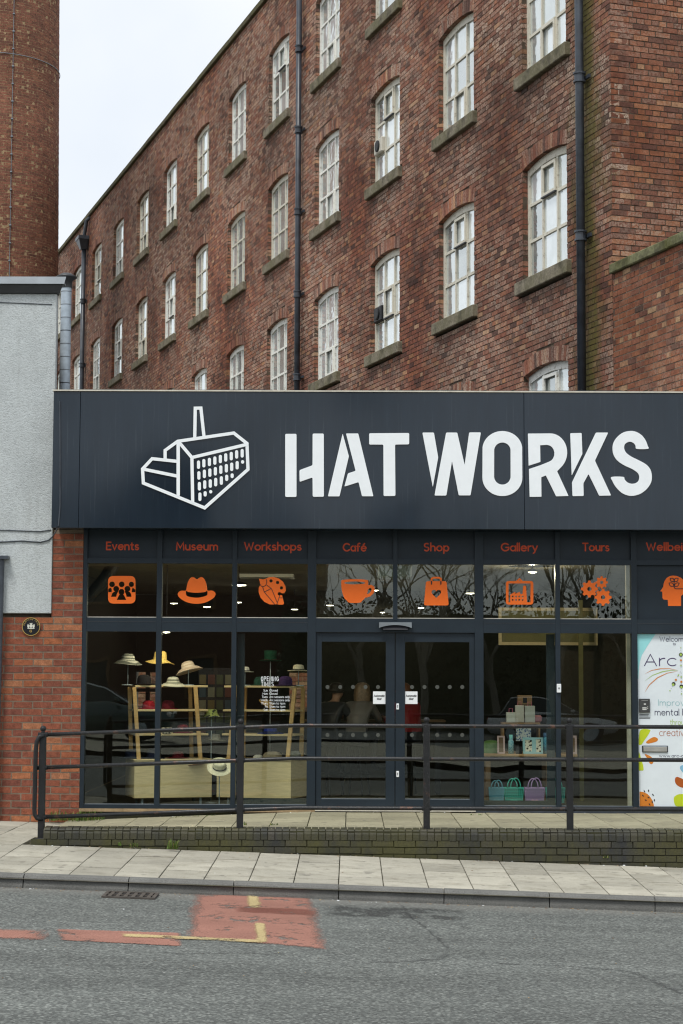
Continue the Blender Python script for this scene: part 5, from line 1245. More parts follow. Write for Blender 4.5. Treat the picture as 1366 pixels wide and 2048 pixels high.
# lamps: each hangs on a short rod
GLOW = MAT['lamp']
lamp_me = {}
for i, (px, py, wd, lab) in enumerate(((199, 1197, 13, 'warm round ceiling lamp behind the events window, beside the black duct'), (348, 1208, 14, 'pale disc lamp under the left brim of the hat pictogram'), (414, 1215, 14, 'pale disc lamp under the right brim of the hat pictogram'), (478, 1172, 28, 'wide warm lamp at the left edge of the workshops window'),
        (477, 1206, 13, 'small disc lamp low in the left corner of the workshops window'), (589, 1220, 13, 'small disc lamp low right in the workshops window'), (660, 1212, 14, 'disc lamp left below the cup pictogram'), (750, 1182, 13, 'bright lamp behind the handle of the cup pictogram'), (765, 1226, 9, 'pinkish small lamp low right in the cafe window'),
        (842, 1217, 12, 'warm lamp at the lower left of the bag pictogram'), (941, 1188, 18, 'wide warm lamp at the right edge of the shop window'), (1065, 1146, 17, 'thin disc lamp above the framed factory pictogram'), (333, 1266, 14, 'bright lamp at the top of the second lower window above the straw hats'))):
    Y = (5.2, 6.0, 6.4, .75, 6.6, 6.8, 6.6, 4.6, 6.9, 6.7, 4.2, .62, .62)[i]; q = at(px, py, Y); r = wd/3651*(Y+22)/2
    z = min(q.z, ICZ-.05); e = empty('pendant_lamp', (q.x, Y, z)); tag(e, lab, 'pendant lamp', 'lamps hanging from the shop ceiling')
    m = MB(); m.lathe([(.001, .0), (r, .004), (r, .022), (.001, .026)], n=20); m.build('light_disc', GLOW, e, True)
    m = MB(); m.lathe([(r*1.12, .012), (r*1.08, .034), (r*.5, .05), (.012, .058)], n=20); m.build('shade', MAT['ink'], e, True); m = MB(); m.tube([(0, 0, .05), (0, 0, ICZ-z+.002)], .004, 6); m.build('rod', MAT['ink'], e)
    ld = bpy.data.lights.new('lamp_light', 'POINT'); ld.energy = {3: 13, 11: 13, 12: 13}.get(i, 1.0); ld.color = (1, .86, .62); ld.shadow_soft_size = .004; lo = bpy.data.objects.new('lamp_light', ld); COL.objects.link(lo); lo.parent = e; lo.location = (0, 0, -.012)
# ventilation duct
m = MB(); m.tube([at(232, 1105, 1.0), at(226, 1130, 1.0), at(214, 1152, 1.0), at(196, 1174, 1.0), at(160, 1212, 1.0)], .062*1.35, 14)
k = m.build('ventilation_duct', simple('black_duct', (.03, .03, .03), .5), None, True); tag(k, 'fat black ventilation duct bending across the events window', 'duct')
q0, q1 = at(480, 1141, 2.6), at(588, 1130, 2.6); fx = MB(); fx.box(q0.x, q1.x, 2.4, 2.9, ICZ-.05, ICZ-.005); k = fx.build('ceiling_panel_light', cm_('unlit_diffuser', (.55, .55, .5))); tag(k, 'flat unlit ceiling light panel above the workshops window', 'light panel')
q0, q1 = at(757, 1153, .6), at(823, 1131, .6); fx = MB(); fx.cbox(q0.x, q1.x, .6, 1.15, q0.z, q1.z+.05, .01); k = fx.build('air_curtain', cm_('pale_grey_casing', (.42, .48, .46))); tag(k, 'pale grey air curtain box above the doors behind the cafe and shop windows', 'air curtain')

# display units: plinth with a leaning trestle of shelves
def display(ox, oy, rot, mirror, lp, lu):
    """origin at the front corner nearest the street; x along the front, y into the room"""
    s = -1 if mirror else 1
    pl_ = empty('display_plinth', (ox, oy, 0), rot); tag(pl_, lp, 'display plinth', 'birch plinths in the hat window')
    X = lambda a, b: (min(s*a, s*b), max(s*a, s*b))
    a, b = X(0, .98); MB().cbox(a, b, 0, .62, .085, .545, .004).build('box', MAT['birch'], pl_)
    a, b = X(-.008, .99); MB().cbox(a, b, -.010, .63, .546, .560, .003).build('top', MAT['birch'], pl_)
    m = MB()
    for xx in (.12, .86):
        for yy in (.1, .5): m.tube([(s*xx, yy, .0), (s*xx, yy, .083)], .018, 8)
    m.build('caster', MAT['galv'], pl_)
    un = empty('display_shelf', (ox, oy, .562), rot); tag(un, lu, 'display shelf', 'trestle shelves in the hat window')
    H = .90
    for k, (z, d0, ov) in enumerate(((H, .16, .10), (.60, .10, .03), (.30, .05, .02))):
        a, b = X(.02-ov*.0, .95); MB().cbox(a, b, .06+d0*.55, .56, z-.012, z+.012, .003).build('shelf', MAT['birch'], un)
    for xx in (.06, .84):
        for f, (y0, y1) in enumerate(((.03, .17), (.56, .50))):
            lg_ = MB(); a, b = X(xx-.024, xx+.024); a2, b2 = X(xx-.024-.05, xx+.024-.05)
            lg_.hexa([(a, y0, 0), (b, y0, 0), (b, y0+.03, 0), (a, y0+.03, 0), (a2, y1-.03, H-.012), (b2, y1-.03, H-.012), (b2, y1, H-.012), (a2, y1, H-.012)]); lg_.build('leg', MAT['pine'], un)
    return un
qa = at(268, 1594, .75); ROT1 = math.radians(17)
display(qa.x, .75, ROT1, False, 'birch plinth under the left hat shelves', 'birch trestle shelf in the left hat window, with dark bowler and striped hat on top')
qb = at(581.5, 1596, .75); ROT2 = math.radians(-17)
display(qb.x, .75, ROT2, True, 'birch plinth behind the opening times window', 'birch trestle shelf behind the opening times, with green and purple hats on top')
# hats
def hat(label, px, py, Y, R, kind, mat, tilt=0, band=None, z=None, stand=None, yaw=0, fwd=0):
    q = at(px, py, Y)
    if z is None: z = q.z
    cr_, h = {'bowler': (.55, .62), 'wide': (.42, .42), 'floppy': (.44, .62), 'fedora': (.52, .62), 'top': (.56, .95), 'cap': (.95, .75), 'bucket': (.62, .72), 'pill': (.96, .85), 'boater': (.55, .42)}[kind]
    n = 28; m = MB(); W_ = random.Random(label).uniform(0, 6)
    prof = {'bowler': [(1, .06), (.97, .02), (.8, .0), (.62, .0), (.62, .15), (.60, .5), (.52, .72), (.33, .84), (.001, .87)],
            'wide': [(1, -.20), (.97, -.22), (.74, .0), (.5, .10), (.47, .3), (.38, .46), (.2, .53), (.001, .54)],
            'floppy': [(1, -.12), (.98, -.14), (.75, -.03), (.46, .1), (.44, .35), (.40, .58), (.28, .68), (.001, .70)],
            'fedora': [(1, .05), (.98, .02), (.75, .0), (.55, .02), (.54, .1), (.50, .42), (.44, .58), (.30, .60), (.16, .55), (.001, .54)],
            'top': [(1, .10), (.97, .06), (.6, .0), (.56, .02), (.53, .5), (.56, .95), (.4, .97), (.001, .97)],
            'cap': [(1, 0), (1, .2), (.95, .45), (.75, .65), (.4, .76), (.001, .78)], 'bucket': [(1, 0), (.98, -.03), (.66, .3), (.62, .62), (.5, .72), (.001, .74)],
            'pill': [(.96, 0), (1, .3), (.98, .7), (.85, .85), (.001, .88)], 'boater': [(1, .02), (1, -.01), (.56, .0), (.55, .05), (.55, .4), (.52, .43), (.001, .44)]}[kind]
    def fn(p, a, r, zz):
        f = r/R
        if kind in ('fedora', 'bowler', 'top') and f > .6: p.z += R*.12*(abs(math.sin(a))**2)*(f-.5)      # sides of the brim turned up
        if kind == 'fedora' and f < .55: p.y *= .84; p.z -= R*.07*max(0, math.cos(2*a))*(1-f)
        if kind == 'floppy' and f > .5: p.z += R*.10*math.sin(3*a+W_)*(f-.4)
        if kind == 'wide' and f > .5: p.z += R*.05*math.sin(2*a+W_)*(f-.4)
        if kind == 'cap' and math.sin(a) < -.1 and f > .8: p.y -= R*.35*(-math.sin(a))*(1 if zz < .05*R else 0)
        return p
    m.lathe([(r*R, zz*R) for r, zz in prof], n=n, fn=fn)
    o = m.build('hat', mat, None, True, (q.x, Y, z), (tilt*.3+fwd, tilt, yaw)); tag(o, label, 'hat', 'hats in the shop window')
    o.modifiers.new('thickness', 'SOLIDIFY').thickness = -.004
    if band:
        k = MB(); pr = [(r*R*1.02+.002, zz*R) for r, zz in prof if r < .7][:0]
        c0 = {'bowler': .565, 'fedora': .55, 'top': .57, 'boater': .56, 'wide': .44, 'floppy': .47}.get(kind, .6)
        k.lathe([(c0*R+.004, .05*R), (c0*R+.003, .19*R)], n=n, fn=(lambda p, a, r, zz: Vector((p.x, p.y*(.86 if kind == 'fedora' else 1), p.z)))); k.build('hat_band', band, o, True)
    if stand is not None:
        e = empty('hat_stand', (q.x, Y, stand)); tag(e, 'slim metal stand holding the '+' '.join(label.split()[:9]), 'hat stand', 'hat stands in the window')
        k = MB(); k.tube([(0, 0, .01), (0, 0, z-stand+R*.3)], .006, 8); k.build('pole', MAT['galv'], e, True)
        k = MB(); k.lathe([(.001, .012), (.07, .010), (.075, .0)], n=20); k.build('base', MAT['galv'], e, True)
    return o
HM = {k: cloth('hat_'+k, c, s) for k, c, s in (('striped', (.52, .52, .46), (.13, .14, .12)), ('straw', (.62, .44, .13), None), ('palestripe', (.58, .50, .42), (.45, .36, .29)), ('black', (.018, .018, .022), None), ('greystripe', (.56, .56, .48), (.16, .17, .14)), ('red', (.34, .015, .03), None), ('wine', (.14, .012, .025), None),
      ('white', (.66, .64, .58), None), ('navy', (.022, .028, .06), None), ('burgundy', (.12, .014, .02), None), ('brown', (.20, .09, .03), None), ('cream', (.70, .64, .48), None), ('grey', (.25, .25, .22), None), ('green', (.008, .06, .034), None), ('dkgreen', (.02, .075, .055), None), ('purple', (.06, .03, .11), None), ('blue', (.02, .04, .26), None), ('tweed', (.24, .20, .14), None), ('gold', (.50, .32, .10), None))}
HM['leaf'] = spots('leaf_print_cloth', (.02, .03, .025), (.30, .36, .12), 22); HM['leopard'] = spots('leopard_print_cloth', (.02, .018, .015), (.62, .58, .48), 34)
ytop = 1.02
zs_ = {1: .562+.912, 2: .562+.612, 3: .562+.312, 0: .562}
hat('striped cream wide brimmed hat on a tall stand, highest at the left', 256, 1322, 1.05, .175, 'wide', HM['striped'], .05, stand=zs_[1])
hat('yellow straw floppy sun hat beside the window mullion', 320, 1322, 1.15, .185, 'floppy', HM['straw'], .06, stand=zs_[1])
hat('pale straw hat with upturned brim tilted to the right', 377, 1337, 1.2, .175, 'wide', HM['palestripe'], -.28, stand=zs_[1])
hat('black bowler hat on the top shelf at the left', 288, 1376, 1.05, .145, 'bowler', HM['black'], band=HM['black'], z=zs_[1]+.008)
hat('grey striped straw hat on the top shelf at the right of the bowler', 346, 1376, 1.12, .165, 'wide', HM['greystripe'], z=zs_[1]+.02)
hat('bright red cloth hat on the middle shelf', 297, 1422, 1.1, .13, 'bowler', HM['red'], z=zs_[2])
hat('dark wine coloured hat on the middle shelf right of the red one', 336, 1422, 1.16, .13, 'bowler', HM['wine'], z=zs_[2])
hat('leopard print pillbox hat on the lowest shelf behind the top rail', 332, 1468, 1.02, .08, 'pill', HM['leopard'], z=zs_[3])
hat('wine red felt hat on the lowest shelf right of the leopard hat', 366, 1468, 1.15, .13, 'bowler', HM['wine'], z=zs_[3])
hat('navy hat at the left end on the plinth', 262, 1514, 1.05, .13, 'bowler', HM['navy'], z=zs_[0])
hat('navy felt hat in the middle on the plinth', 307, 1514, 1.08, .15, 'bowler', HM['navy'], z=zs_[0])
hat('burgundy felt hat at the right end on the plinth', 356, 1514, 1.15, .14, 'fedora', HM['burgundy'], z=zs_[0])
hat('brown leather hat hanging over the front edge of the plinth', 392, 1530, 1.0, .105, 'fedora', HM['brown'], -.12)
hat('white peaked cap left of the leaf print hat', 401, 1430, 1.3, .075, 'cap', HM['white'])
hat('dark bucket hat with green leaf print between the windows', 423, 1432, 1.25, .115, 'bucket', HM['leaf'], stand=.0)
hat('cream panama hat with black band low on a stand', 439, 1535, .45, .15, 'fedora', HM['cream'], .10, HM['black'], stand=.02, fwd=.75)
hat('grey shaded hat on a stand above the panama', 430, 1480, 1.3, .13, 'fedora', HM['grey'], .1)
hat('white hat half hidden at the left edge of the opening times window', 490, 1344, 1.15, .11, 'fedora', HM['white'], 0, HM['black'], stand=zs_[1])
hat('cream fedora with thin black band high on the right', 597, 1342, 1.05, .135, 'fedora', HM['cream'], 0, HM['black'], stand=zs_[1])
hat('bright green top hat in the shade above the opening times', 541, 1323, 1.9, .145, 'top', HM['green'], 0, HM['wine'], stand=.0)
hat('dark green bowler left on the shelf behind the opening times', 520, 1378, 1.2, .13, 'bowler', HM['dkgreen'], z=zs_[1])
hat('deep purple bowler right on the shelf behind the opening times', 571, 1378, 1.0, .14, 'bowler', HM['purple'], z=zs_[1])
hat('golden straw boater tipped on its side behind the opening times', 535, 1420, 1.1, .12, 'boater', HM['gold'], .55, z=zs_[2]+.06)
hat('bright blue felt hat on the lowest shelf of the right unit', 541, 1466, 1.08, .165, 'fedora', HM['blue'], 0, HM['navy'], z=zs_[3])
hat('brown tweed flat cap on the right plinth', 545, 1514, 1.0, .12, 'cap', HM['tweed'], z=zs_[0])
hat('small white cap at the left end of the right plinth', 516, 1516, 1.08, .06, 'cap', HM['white'], z=zs_[0])
hat('dark grey hat on the right plinth behind the shelf leg', 590, 1514, 1.05, .12, 'bowler', HM['grey'], z=zs_[0])
# greeting card rack
q0, q1 = at(396, 1430, 2.6), at(466, 1336, 2.6); ck = empty('card_rack', ((q0.x+q1.x)/2, 2.6, 0)); tag(ck, 'dark rack of yellowish cards behind the leaf print hat', 'card rack')
w_ = (q1.x-q0.x)/2; MB().box(-w_, w_, .02, .06, 0, q1.z).build('rack_back', MAT['ink'], ck)
cards = [cm_('card_'+n, c) for n, c in (('ochre', (.12, .09, .03)), ('cream', (.16, .15, .10)), ('red', (.09, .02, .012)), ('blue', (.03, .05, .07)), ('green', (.05, .06, .025)))]
for r in range(5):
    for c in range(4):
        x = -w_+(c+.5)*w_/2; z = q1.z-.16-r*.17; MB().box(x-.045, x+.045, -.0, .018, z-.06, z+.07).build('card', cards[(r*3+c*2+r*c) % 5], ck)

# gift table in the gallery window
q0, q1 = at(968, 1508, .55), at(1155, 1508, .55); gt_ = empty('gift_table', ((q0.x+q1.x)/2, .55, 0)); tag(gt_, 'wooden gift table behind the gallery window', 'table')
hw = (q1.x-q0.x)/2; MB().cbox(-hw, hw, 0, .6, q0.z-.03, q0.z, .004).build('tabletop', MAT['crate'], gt_)
for sx in (-hw+.05, hw-.35):
    for yy in (.04, .55): MB().box(sx-.03, sx+.03, yy-.03, yy+.03, 0, q0.z-.031).build('leg', MAT['darkwood'], gt_)
tz = q0.z
def pbox(px0, py1, px1, py0, Y, dep): a, b = at(px0, py1, Y), at(px1, py0, Y); return a.x, b.x, Y, Y+dep, a.z, b.z
def item(name, lab, cat, px0, py1, px1, py0, Y, dep, mat, grp='gifts on the table', z0=None, ch=.004):
    x0, x1, y0, y1, za, zb = pbox(px0, py1, px1, py0, Y, dep); dz = (z0-za) if z0 is not None else 0
    o = MB().cbox(x0-(x0+x1)/2, (x1-x0)/2, 0, dep, 0, zb-za, ch).build(name, mat, None, loc=((x0+x1)/2, Y, za+dz)); return tag(o, lab, cat, grp), (x1-x0)/2, zb-za
cr1 = empty('display_crate', tuple(at(1043, 1508, .8))); cr1.location.z = tz+.001; tag(cr1, 'open wooden crate with a shelf on the gift table', 'crate')
x0, x1, _, _, za, zb = pbox(1010, 1508, 1085, 1447, .8, .3); hwc, hc = (x1-x0)/2, zb-za
for a, b, c, d in ((-hwc, -hwc+.02, 0, hc), (hwc-.02, hwc, 0, hc), (-hwc+.02, hwc-.02, hc-.02, hc), (-hwc+.02, hwc-.02, 0, .015)): MB().box(a, b, 0, .3, c, d).build('plank', MAT['crate'], cr1)
zt = tz+hc+.002
for i, (a, b, t_, l, mt) in enumerate(((1013, 1031, 1427, 'white net gift bag with pink ribbon, left on the crate', (.66, .64, .58)), (1031, 1048, 1413, 'striped pale gift bag in the middle on the crate', (.60, .56, .50)), (1050, 1070, 1414, 'grey patterned gift bag right on the crate', (.50, .50, .46)))):
    o, hw_, hh = item('gift_bag', l, 'gift bag', a, 1447, b, t_, .82+.02*i, .07, cm_('bag_paper_%d' % i, mt), 'gift bags on the crate', zt)
    k = MB(); k.tube([(-hw_*.4, .035, hh-.003), (-hw_*.35, .035, hh+.045), (hw_*.35, .035, hh+.05), (hw_*.4, .035, hh-.003)], .004, 6); k.build('handle', cm_('pink_ribbon', (.62, .16, .24)), o)
o, hw_, hh = item('wooden_box', 'small brown wooden box above the gift bags', 'box', 1036, 1412, 1064, 1394, .98, .14, MAT['crate'], z0=zt+.22); MB().box(-.025, .025, -.004, .003, .02, hh-.03).build('label', MAT['ink'], o)
sb = empty('stand_block', tuple(at(1050, 1447, .98))); sb.location.z = zt; tag(sb, 'dark block carrying the wooden box behind the gift bags', 'block'); MB().cbox(-.09, .09, 0, .14, 0, .218, .004).build('body', MAT['darkwood'], sb)
o, hw_, hh = item('pink_pouch', 'soft pink pouch at the top right of the gift display', 'pouch', 1062, 1416, 1084, 1402, .95, .08, cm_('pink_cloth', (.50, .20, .24)), z0=zt+.0, ch=.02); o.location.z = zt
for a, b, y0_, l, nm in ((995, 1010, 1472, 'pale pink picture frame left on the gift table', 'pink'), (1046, 1069, 1475, 'pale blue picture frame with flower print on the gift table', 'blue'), (1069, 1086, 1475, 'narrow pale blue frame beside the crate on the gift table', 'blue'), (1136, 1154, 1471, 'pink picture frame right behind the railing post', 'pink')):
    mt = cm_('frame_'+nm, (.52, .36, .35) if nm == 'pink' else (.26, .44, .48)); e = empty('picture_frame', tuple(at((a+b)/2, 1508, .62))); e.location.z = tz+.001; e.rotation_euler = (-.12, 0, 0); tag(e, l, 'picture frame', 'picture frames on the gift table')
    p0, p1 = at(a, 1508, .62), at(b, y0_, .62); hw_ = (p1.x-p0.x)/2; hh = p1.z-p0.z; bz = hw_*.42; m = MB()
    for c in ((-hw_, -hw_+bz, 0, hh), (hw_-bz, hw_, 0, hh), (-hw_+bz, hw_-bz, 0, bz), (-hw_+bz, hw_-bz, hh-bz, hh)): m.box(c[0], c[1], 0, .02, c[2], c[3])
    m.build('moulding', mt, e); MB().box(-hw_+bz, hw_-bz, .008, .016, bz, hh-bz).build('picture', HM['leopard'] if nm == 'blue' else MAT['darkwood'], e)
def bottle(px, py1, py0, Y, rad, mat, cap, lab):
    p, q = at(px, py1, Y), at(px, py0, Y); h = q.z-p.z; m = MB(); m.lathe([(.001, 0), (rad, 0), (rad, h*.66), (rad*.62, h*.74), (rad*.62, h*.8)], n=18); o = m.build('bottle', mat, None, True, (p.x, Y, tz+.001)); tag(o, lab, 'bottle', 'bottles on the gift table')
    k = MB(); k.lathe([(rad*.66, h*.8), (rad*.66, h), (.001, h)], n=18); k.build('cap', cap, o, True)
bottle(1022, 1508, 1470, .64, .034, spots('dotted_bottle', (.06, .25, .36), (.30, .48, .52), 60), cm_('mint_cap', (.16, .48, .46)), 'blue dotted drinking bottle with mint cap on the gift table')
bottle(1091, 1508, 1466, .7, .036, spots('blue_bottle', (.04, .16, .34), (.10, .3, .4), 60), cm_('navy_cap', (.03, .10, .22)), 'dark blue bottle at the right of the gift table')
o, hw_, hh = item('tin', 'small black tin between bottle and frames on the gift table', 'tin', 1032, 1508, 1044, 1494, .6, .07, MAT['ink'], z0=tz+.001)
o, hw_, hh = item('folded_towel', 'blue and white patterned cloth hanging inside the crate', 'cloth', 1032, 1482, 1062, 1449, .79, .012, spots('blue_print_cloth', (.05, .12, .30), (.66, .68, .66), 48), ch=.003)
k = MB(); q = at(982, 1508, .9); k.lathe([(.001, .16), (.07, .15), (.13, .09), (.145, 0)], n=24); o = k.build('green_cushion', cm_('green_velvet', (.10, .20, .06)), None, True, (q.x, .9, tz+.001)); tag(o, 'rounded green cushion at the left end of the gift table', 'cushion', 'gifts on the table')
# low shelf with four jelly baskets
q0, q1 = at(967, 1606, .35), at(1094, 1602, .35); ls = MB().cbox(-.02, q1.x-q0.x+.36, 0, .42, 0, .075, .004).build('low_shelf', MAT['ink'], None, loc=(q0.x, .35, 0)); tag(ls, 'low black shelf carrying the plastic baskets', 'shelf')
def basket(px0, px1, c, lab, heart):
    p, q = at(px0, 1602, .42), at(px1, 1577, .42); w = (q.x-p.x)/2; h = at(px0, 1574, .42).z-at(px0, 1602, .42).z; e = empty('plastic_basket', ((p.x+q.x)/2, .42, .076)); tag(e, lab, 'basket', 'coloured plastic baskets')
    mt = cm_('basket_'+lab.split()[0]+lab.split()[1], c); m = MB(); n = 11; dep = .11
    for side in (0, 1):
        yy0 = 0 if side == 0 else dep
        for i in range(n): x = -w+2*w*i/(n-1); m.hexa([(x*.86-.005, yy0, 0), (x*.86+.005, yy0, 0), (x*.86+.005, yy0+.006, 0), (x*.86-.005, yy0+.006, 0), (x-.005, yy0, h), (x+.005, yy0, h), (x+.005, yy0+.006, h), (x-.005, yy0+.006, h)])
        for k in range(6): z = h*k/5.2; f = .86+.14*z/h; m.box(-w*f, w*f, yy0-.001, yy0+.007, z, z+.008)
    for sx in (-1, 1):
        for k in range(6): z = h*k/5.2; f = .86+.14*z/h; m.box(sx*w*f-.004, sx*w*f+.004, .007, dep-.001, z, z+.008)
    m.box(-w*.84, w*.84, .008, dep-.002, .0005, .007); m.box(-w*1.03, w*1.03, -.004, dep+.008, h, h+.014); m.build('weave', mt, e)
    for yy in (.0, dep): k = MB(); k.tube([(w*.52*math.cos(a)+(.03 if yy else -.02), yy, h+.01+w*.95*math.sin(a)) for a in np.linspace(0, math.pi, 13)], .007, 8); k.build('handle', mt, e, True)
    k = MB(); k.prism(smooth([(0, -.045), (-.04, 0), (-.042, .028), (-.02, .04), (0, .026), (.02, .04), (.042, .028), (.04, 0)], 2), .005, 'xz', -.008); k.build('heart_badge', heart, e)
pale = cm_('pale_badge', (.55, .62, .62))
basket(979, 1008, (.13, .34, .43), 'blue plastic basket at the left of the low shelf', cm_('blue_badge', (.2, .42, .5)))
basket(1009, 1047, (.06, .38, .31), 'teal green plastic basket second on the low shelf', cm_('teal_badge', (.12, .48, .4)))
basket(1050, 1089, (.36, .24, .45), 'lilac plastic basket with pink heart on the low shelf', cm_('pink_badge', (.62, .36, .44)))
basket(1093, 1130, (.05, .34, .30), 'turquoise plastic basket at the right behind the window post', cm_('turq_badge', (.1, .42, .38)))

# ------------------------------------------------------------------ people at the cafe counter, dim behind the doors
SKINS = []
def person(label, loc, rz_, clothes, hair_mat, hair_len, lean=.14, twist=0.0, skin_c=(.42, .24, .16), legs_c=(.02, .022, .03)):
    """seated on a high stool, forearms on the counter; one continuous skinned body"""
    V, E_, R, T = [], [], [], []
    def v(p, r, par=None, tg=0):
        V.append(Vector(p)); R.append(r); T.append(tg)
        if par is not None: E_.append((par, len(V)-1))
        return len(V)-1
    pel = v((0, 0, .80), .135, None, 1); wai = v((0, lean*.3, .96), .115, pel, 0); che = v((0, lean*.8, 1.12), .135, wai, 0); nb_ = v((0, lean*1.15, 1.235), .062, che, 0)
    nk = v((0, lean*1.35, 1.29), .050, nb_, 2); jw = v((twist*.01, lean*1.5+.02, 1.36), .072, nk, 2); hd_ = v((0, lean*1.5, 1.435), .088, jw, 2); cr_ = v((0, lean*1.45-.01, 1.485), .07, hd_, 2)
    v((0, lean*1.5+.115, 1.385), .012, jw, 2)
    for s in (-1, 1):
        v((s*.088, lean*1.5-.01, 1.40), .014, hd_, 2)
        hp = v((s*.09, .05, .78), .10, pel, 1); kn = v((s*.12, .42, .80), .068, hp, 1); an = v((s*.12, .36, .40), .042, kn, 1); v((s*.13, .40, .345), .040, an, 3); v((s*.14, .53, .335), .032, len(V)-1, 3)
        sh = v((s*.17, lean*.95, 1.19), .072, che, 0); el = v((s*.24, lean+.12, .99), .050, sh, 0); wr = v((s*.13, lean+.32, 1.035), .028, el, 0); pm_ = v((s*.115, lean+.39, 1.032), .030, wr, 2)
        for k, (dx, ln) in enumerate(((-.030, .062), (-.010, .075), (.010, .072), (.029, .056))):
            b_ = v((s*.115+dx, lean+.43, 1.034), .0095, pm_, 2); c_ = v((s*.115+dx, lean+.43+ln*.55, 1.030), .0085, b_, 2); v((s*.115+dx*1.05, lean+.43+ln, 1.018), .007, c_, 2)
        b_ = v((s*.115-s*.038, lean+.385, 1.028), .010, pm_, 2); v((s*.115-s*.058, lean+.42, 1.024), .008, b_, 2)
    me = bpy.data.meshes.new('person'); me.from_pydata(V, E_, []); 
    for m_ in (clothes, cm_('dark_trousers', legs_c), simple('skin_'+label.split()[0], skin_c, .55), MAT['ink']): me.materials.append(m_)
    o = link('person', me, None, loc, (0, 0, rz_)); tag(o, label, 'person', 'people at the cafe counter')
    sk = o.modifiers.new('skin', 'SKIN'); sk.use_smooth_shade = True; o.modifiers.new('sub', 'SUBSURF').levels = 1; o.modifiers['sub'].render_levels = 1
    for i, d in enumerate(me.skin_vertices[0].data): d.radius = (R[i], R[i]*(.82 if T[i] in (0, 1) and R[i] > .09 else 1)); d.use_root = (i == 0)
    SKINS.append((o, V, E_, T))
    hc = Vector((0, lean*1.5-.012, 1.44)); m = MB(); n = 20
    prof = [(.001, .078), (.06, .066), (.098, .03), (.106, -.02)]+[(.108+.01*math.sin(k*1.3), -.02-hair_len*k/4) for k in range(1, 5)]
    def hf(p, a, r, z):
        f = math.sin(a)                                            # +y is the face: open it
        if z < .03 and f > .25: p.y = min(p.y, .055-.3*max(0, -z)); p.x *= 1.04
        p.z += random.uniform(-.008, .008) if z < -.1 else 0; return p
    m.lathe(prof, tuple(hc), n, hf); m.build('hair', hair_mat, o, True)
    for s in (-1, 1): k = MB(); k.lathe([(.001, -.011), (.0085, -.007), (.011, 0), (.0085, .007), (.001, .011)], (s*.032, lean*1.5+.075, 1.42), 8); k.build('eye', MAT['ink'], o, True)
    st = empty('bar_stool', loc, rz_); tag(st, 'black bar stool under the '+label.split(' with ')[0], 'bar stool', 'bar stools at the cafe counter')
    k = MB(); k.lathe([(.001, .69), (.17, .69), (.175, .665), (.15, .655), (.001, .655)], n=20); k.build('seat', MAT['ink'], st, True)
    for a in range(4): k = MB(); c_, s_ = math.cos(a*math.pi/2+.78), math.sin(a*math.pi/2+.78); k.tube([(c_*.11, s_*.11, .655), (c_*.21, s_*.21, 0)], .012, 8); k.build('leg', MAT['post'], st)
    k = MB(); k.tube([(.18*math.cos(a), .18*math.sin(a), .3) for a in np.linspace(0, 2*math.pi, 25)], .009, 6, False); k.build('foot_ring', MAT['post'], st)
    return o
hair_b = simple('light_brown_hair', (.26, .17, .10), .5, 0, .5, .4, 30); hair_d = simple('dark_hair', (.03, .022, .018), .5); hair_r = simple('auburn_hair', (.20, .07, .03), .5)
PYC = 3.1
xp = lambda px: at(px, 1450, PYC).x
ct = empty('cafe_counter', (xp(745), PYC+.25, 0)); tag(ct, 'long dark high table inside the doors', 'table')
MB().cbox(-1.0, 1.0, -.22, .22, .975, 1.005, .006).build('tabletop', MAT['darkwood'], ct)
for sx in (-.9, .9):
    for sy in (-.17, .17): MB().box(sx-.03, sx+.03, sy-.03, sy+.03, 0, .974).build('leg', MAT['ink'], ct)
person('woman with long light brown hair leaning over the high table', (xp(712), PYC-.22, 0), math.radians(-20), cm_('grey_knit', (.16, .145, .135)), hair_b, .30, .17)
person('man with dark clothes seated at the left of the high table', (xp(657), PYC-.12, 0), math.radians(-38), cm_('black_top', (.03, .03, .035)), hair_d, .05, .12)
person('figure with red jacket and auburn hair reaching over the table', (xp(826), PYC-.1, 0), math.radians(35), cm_('red_jacket', (.30, .018, .022)), hair_r, .08, .16)

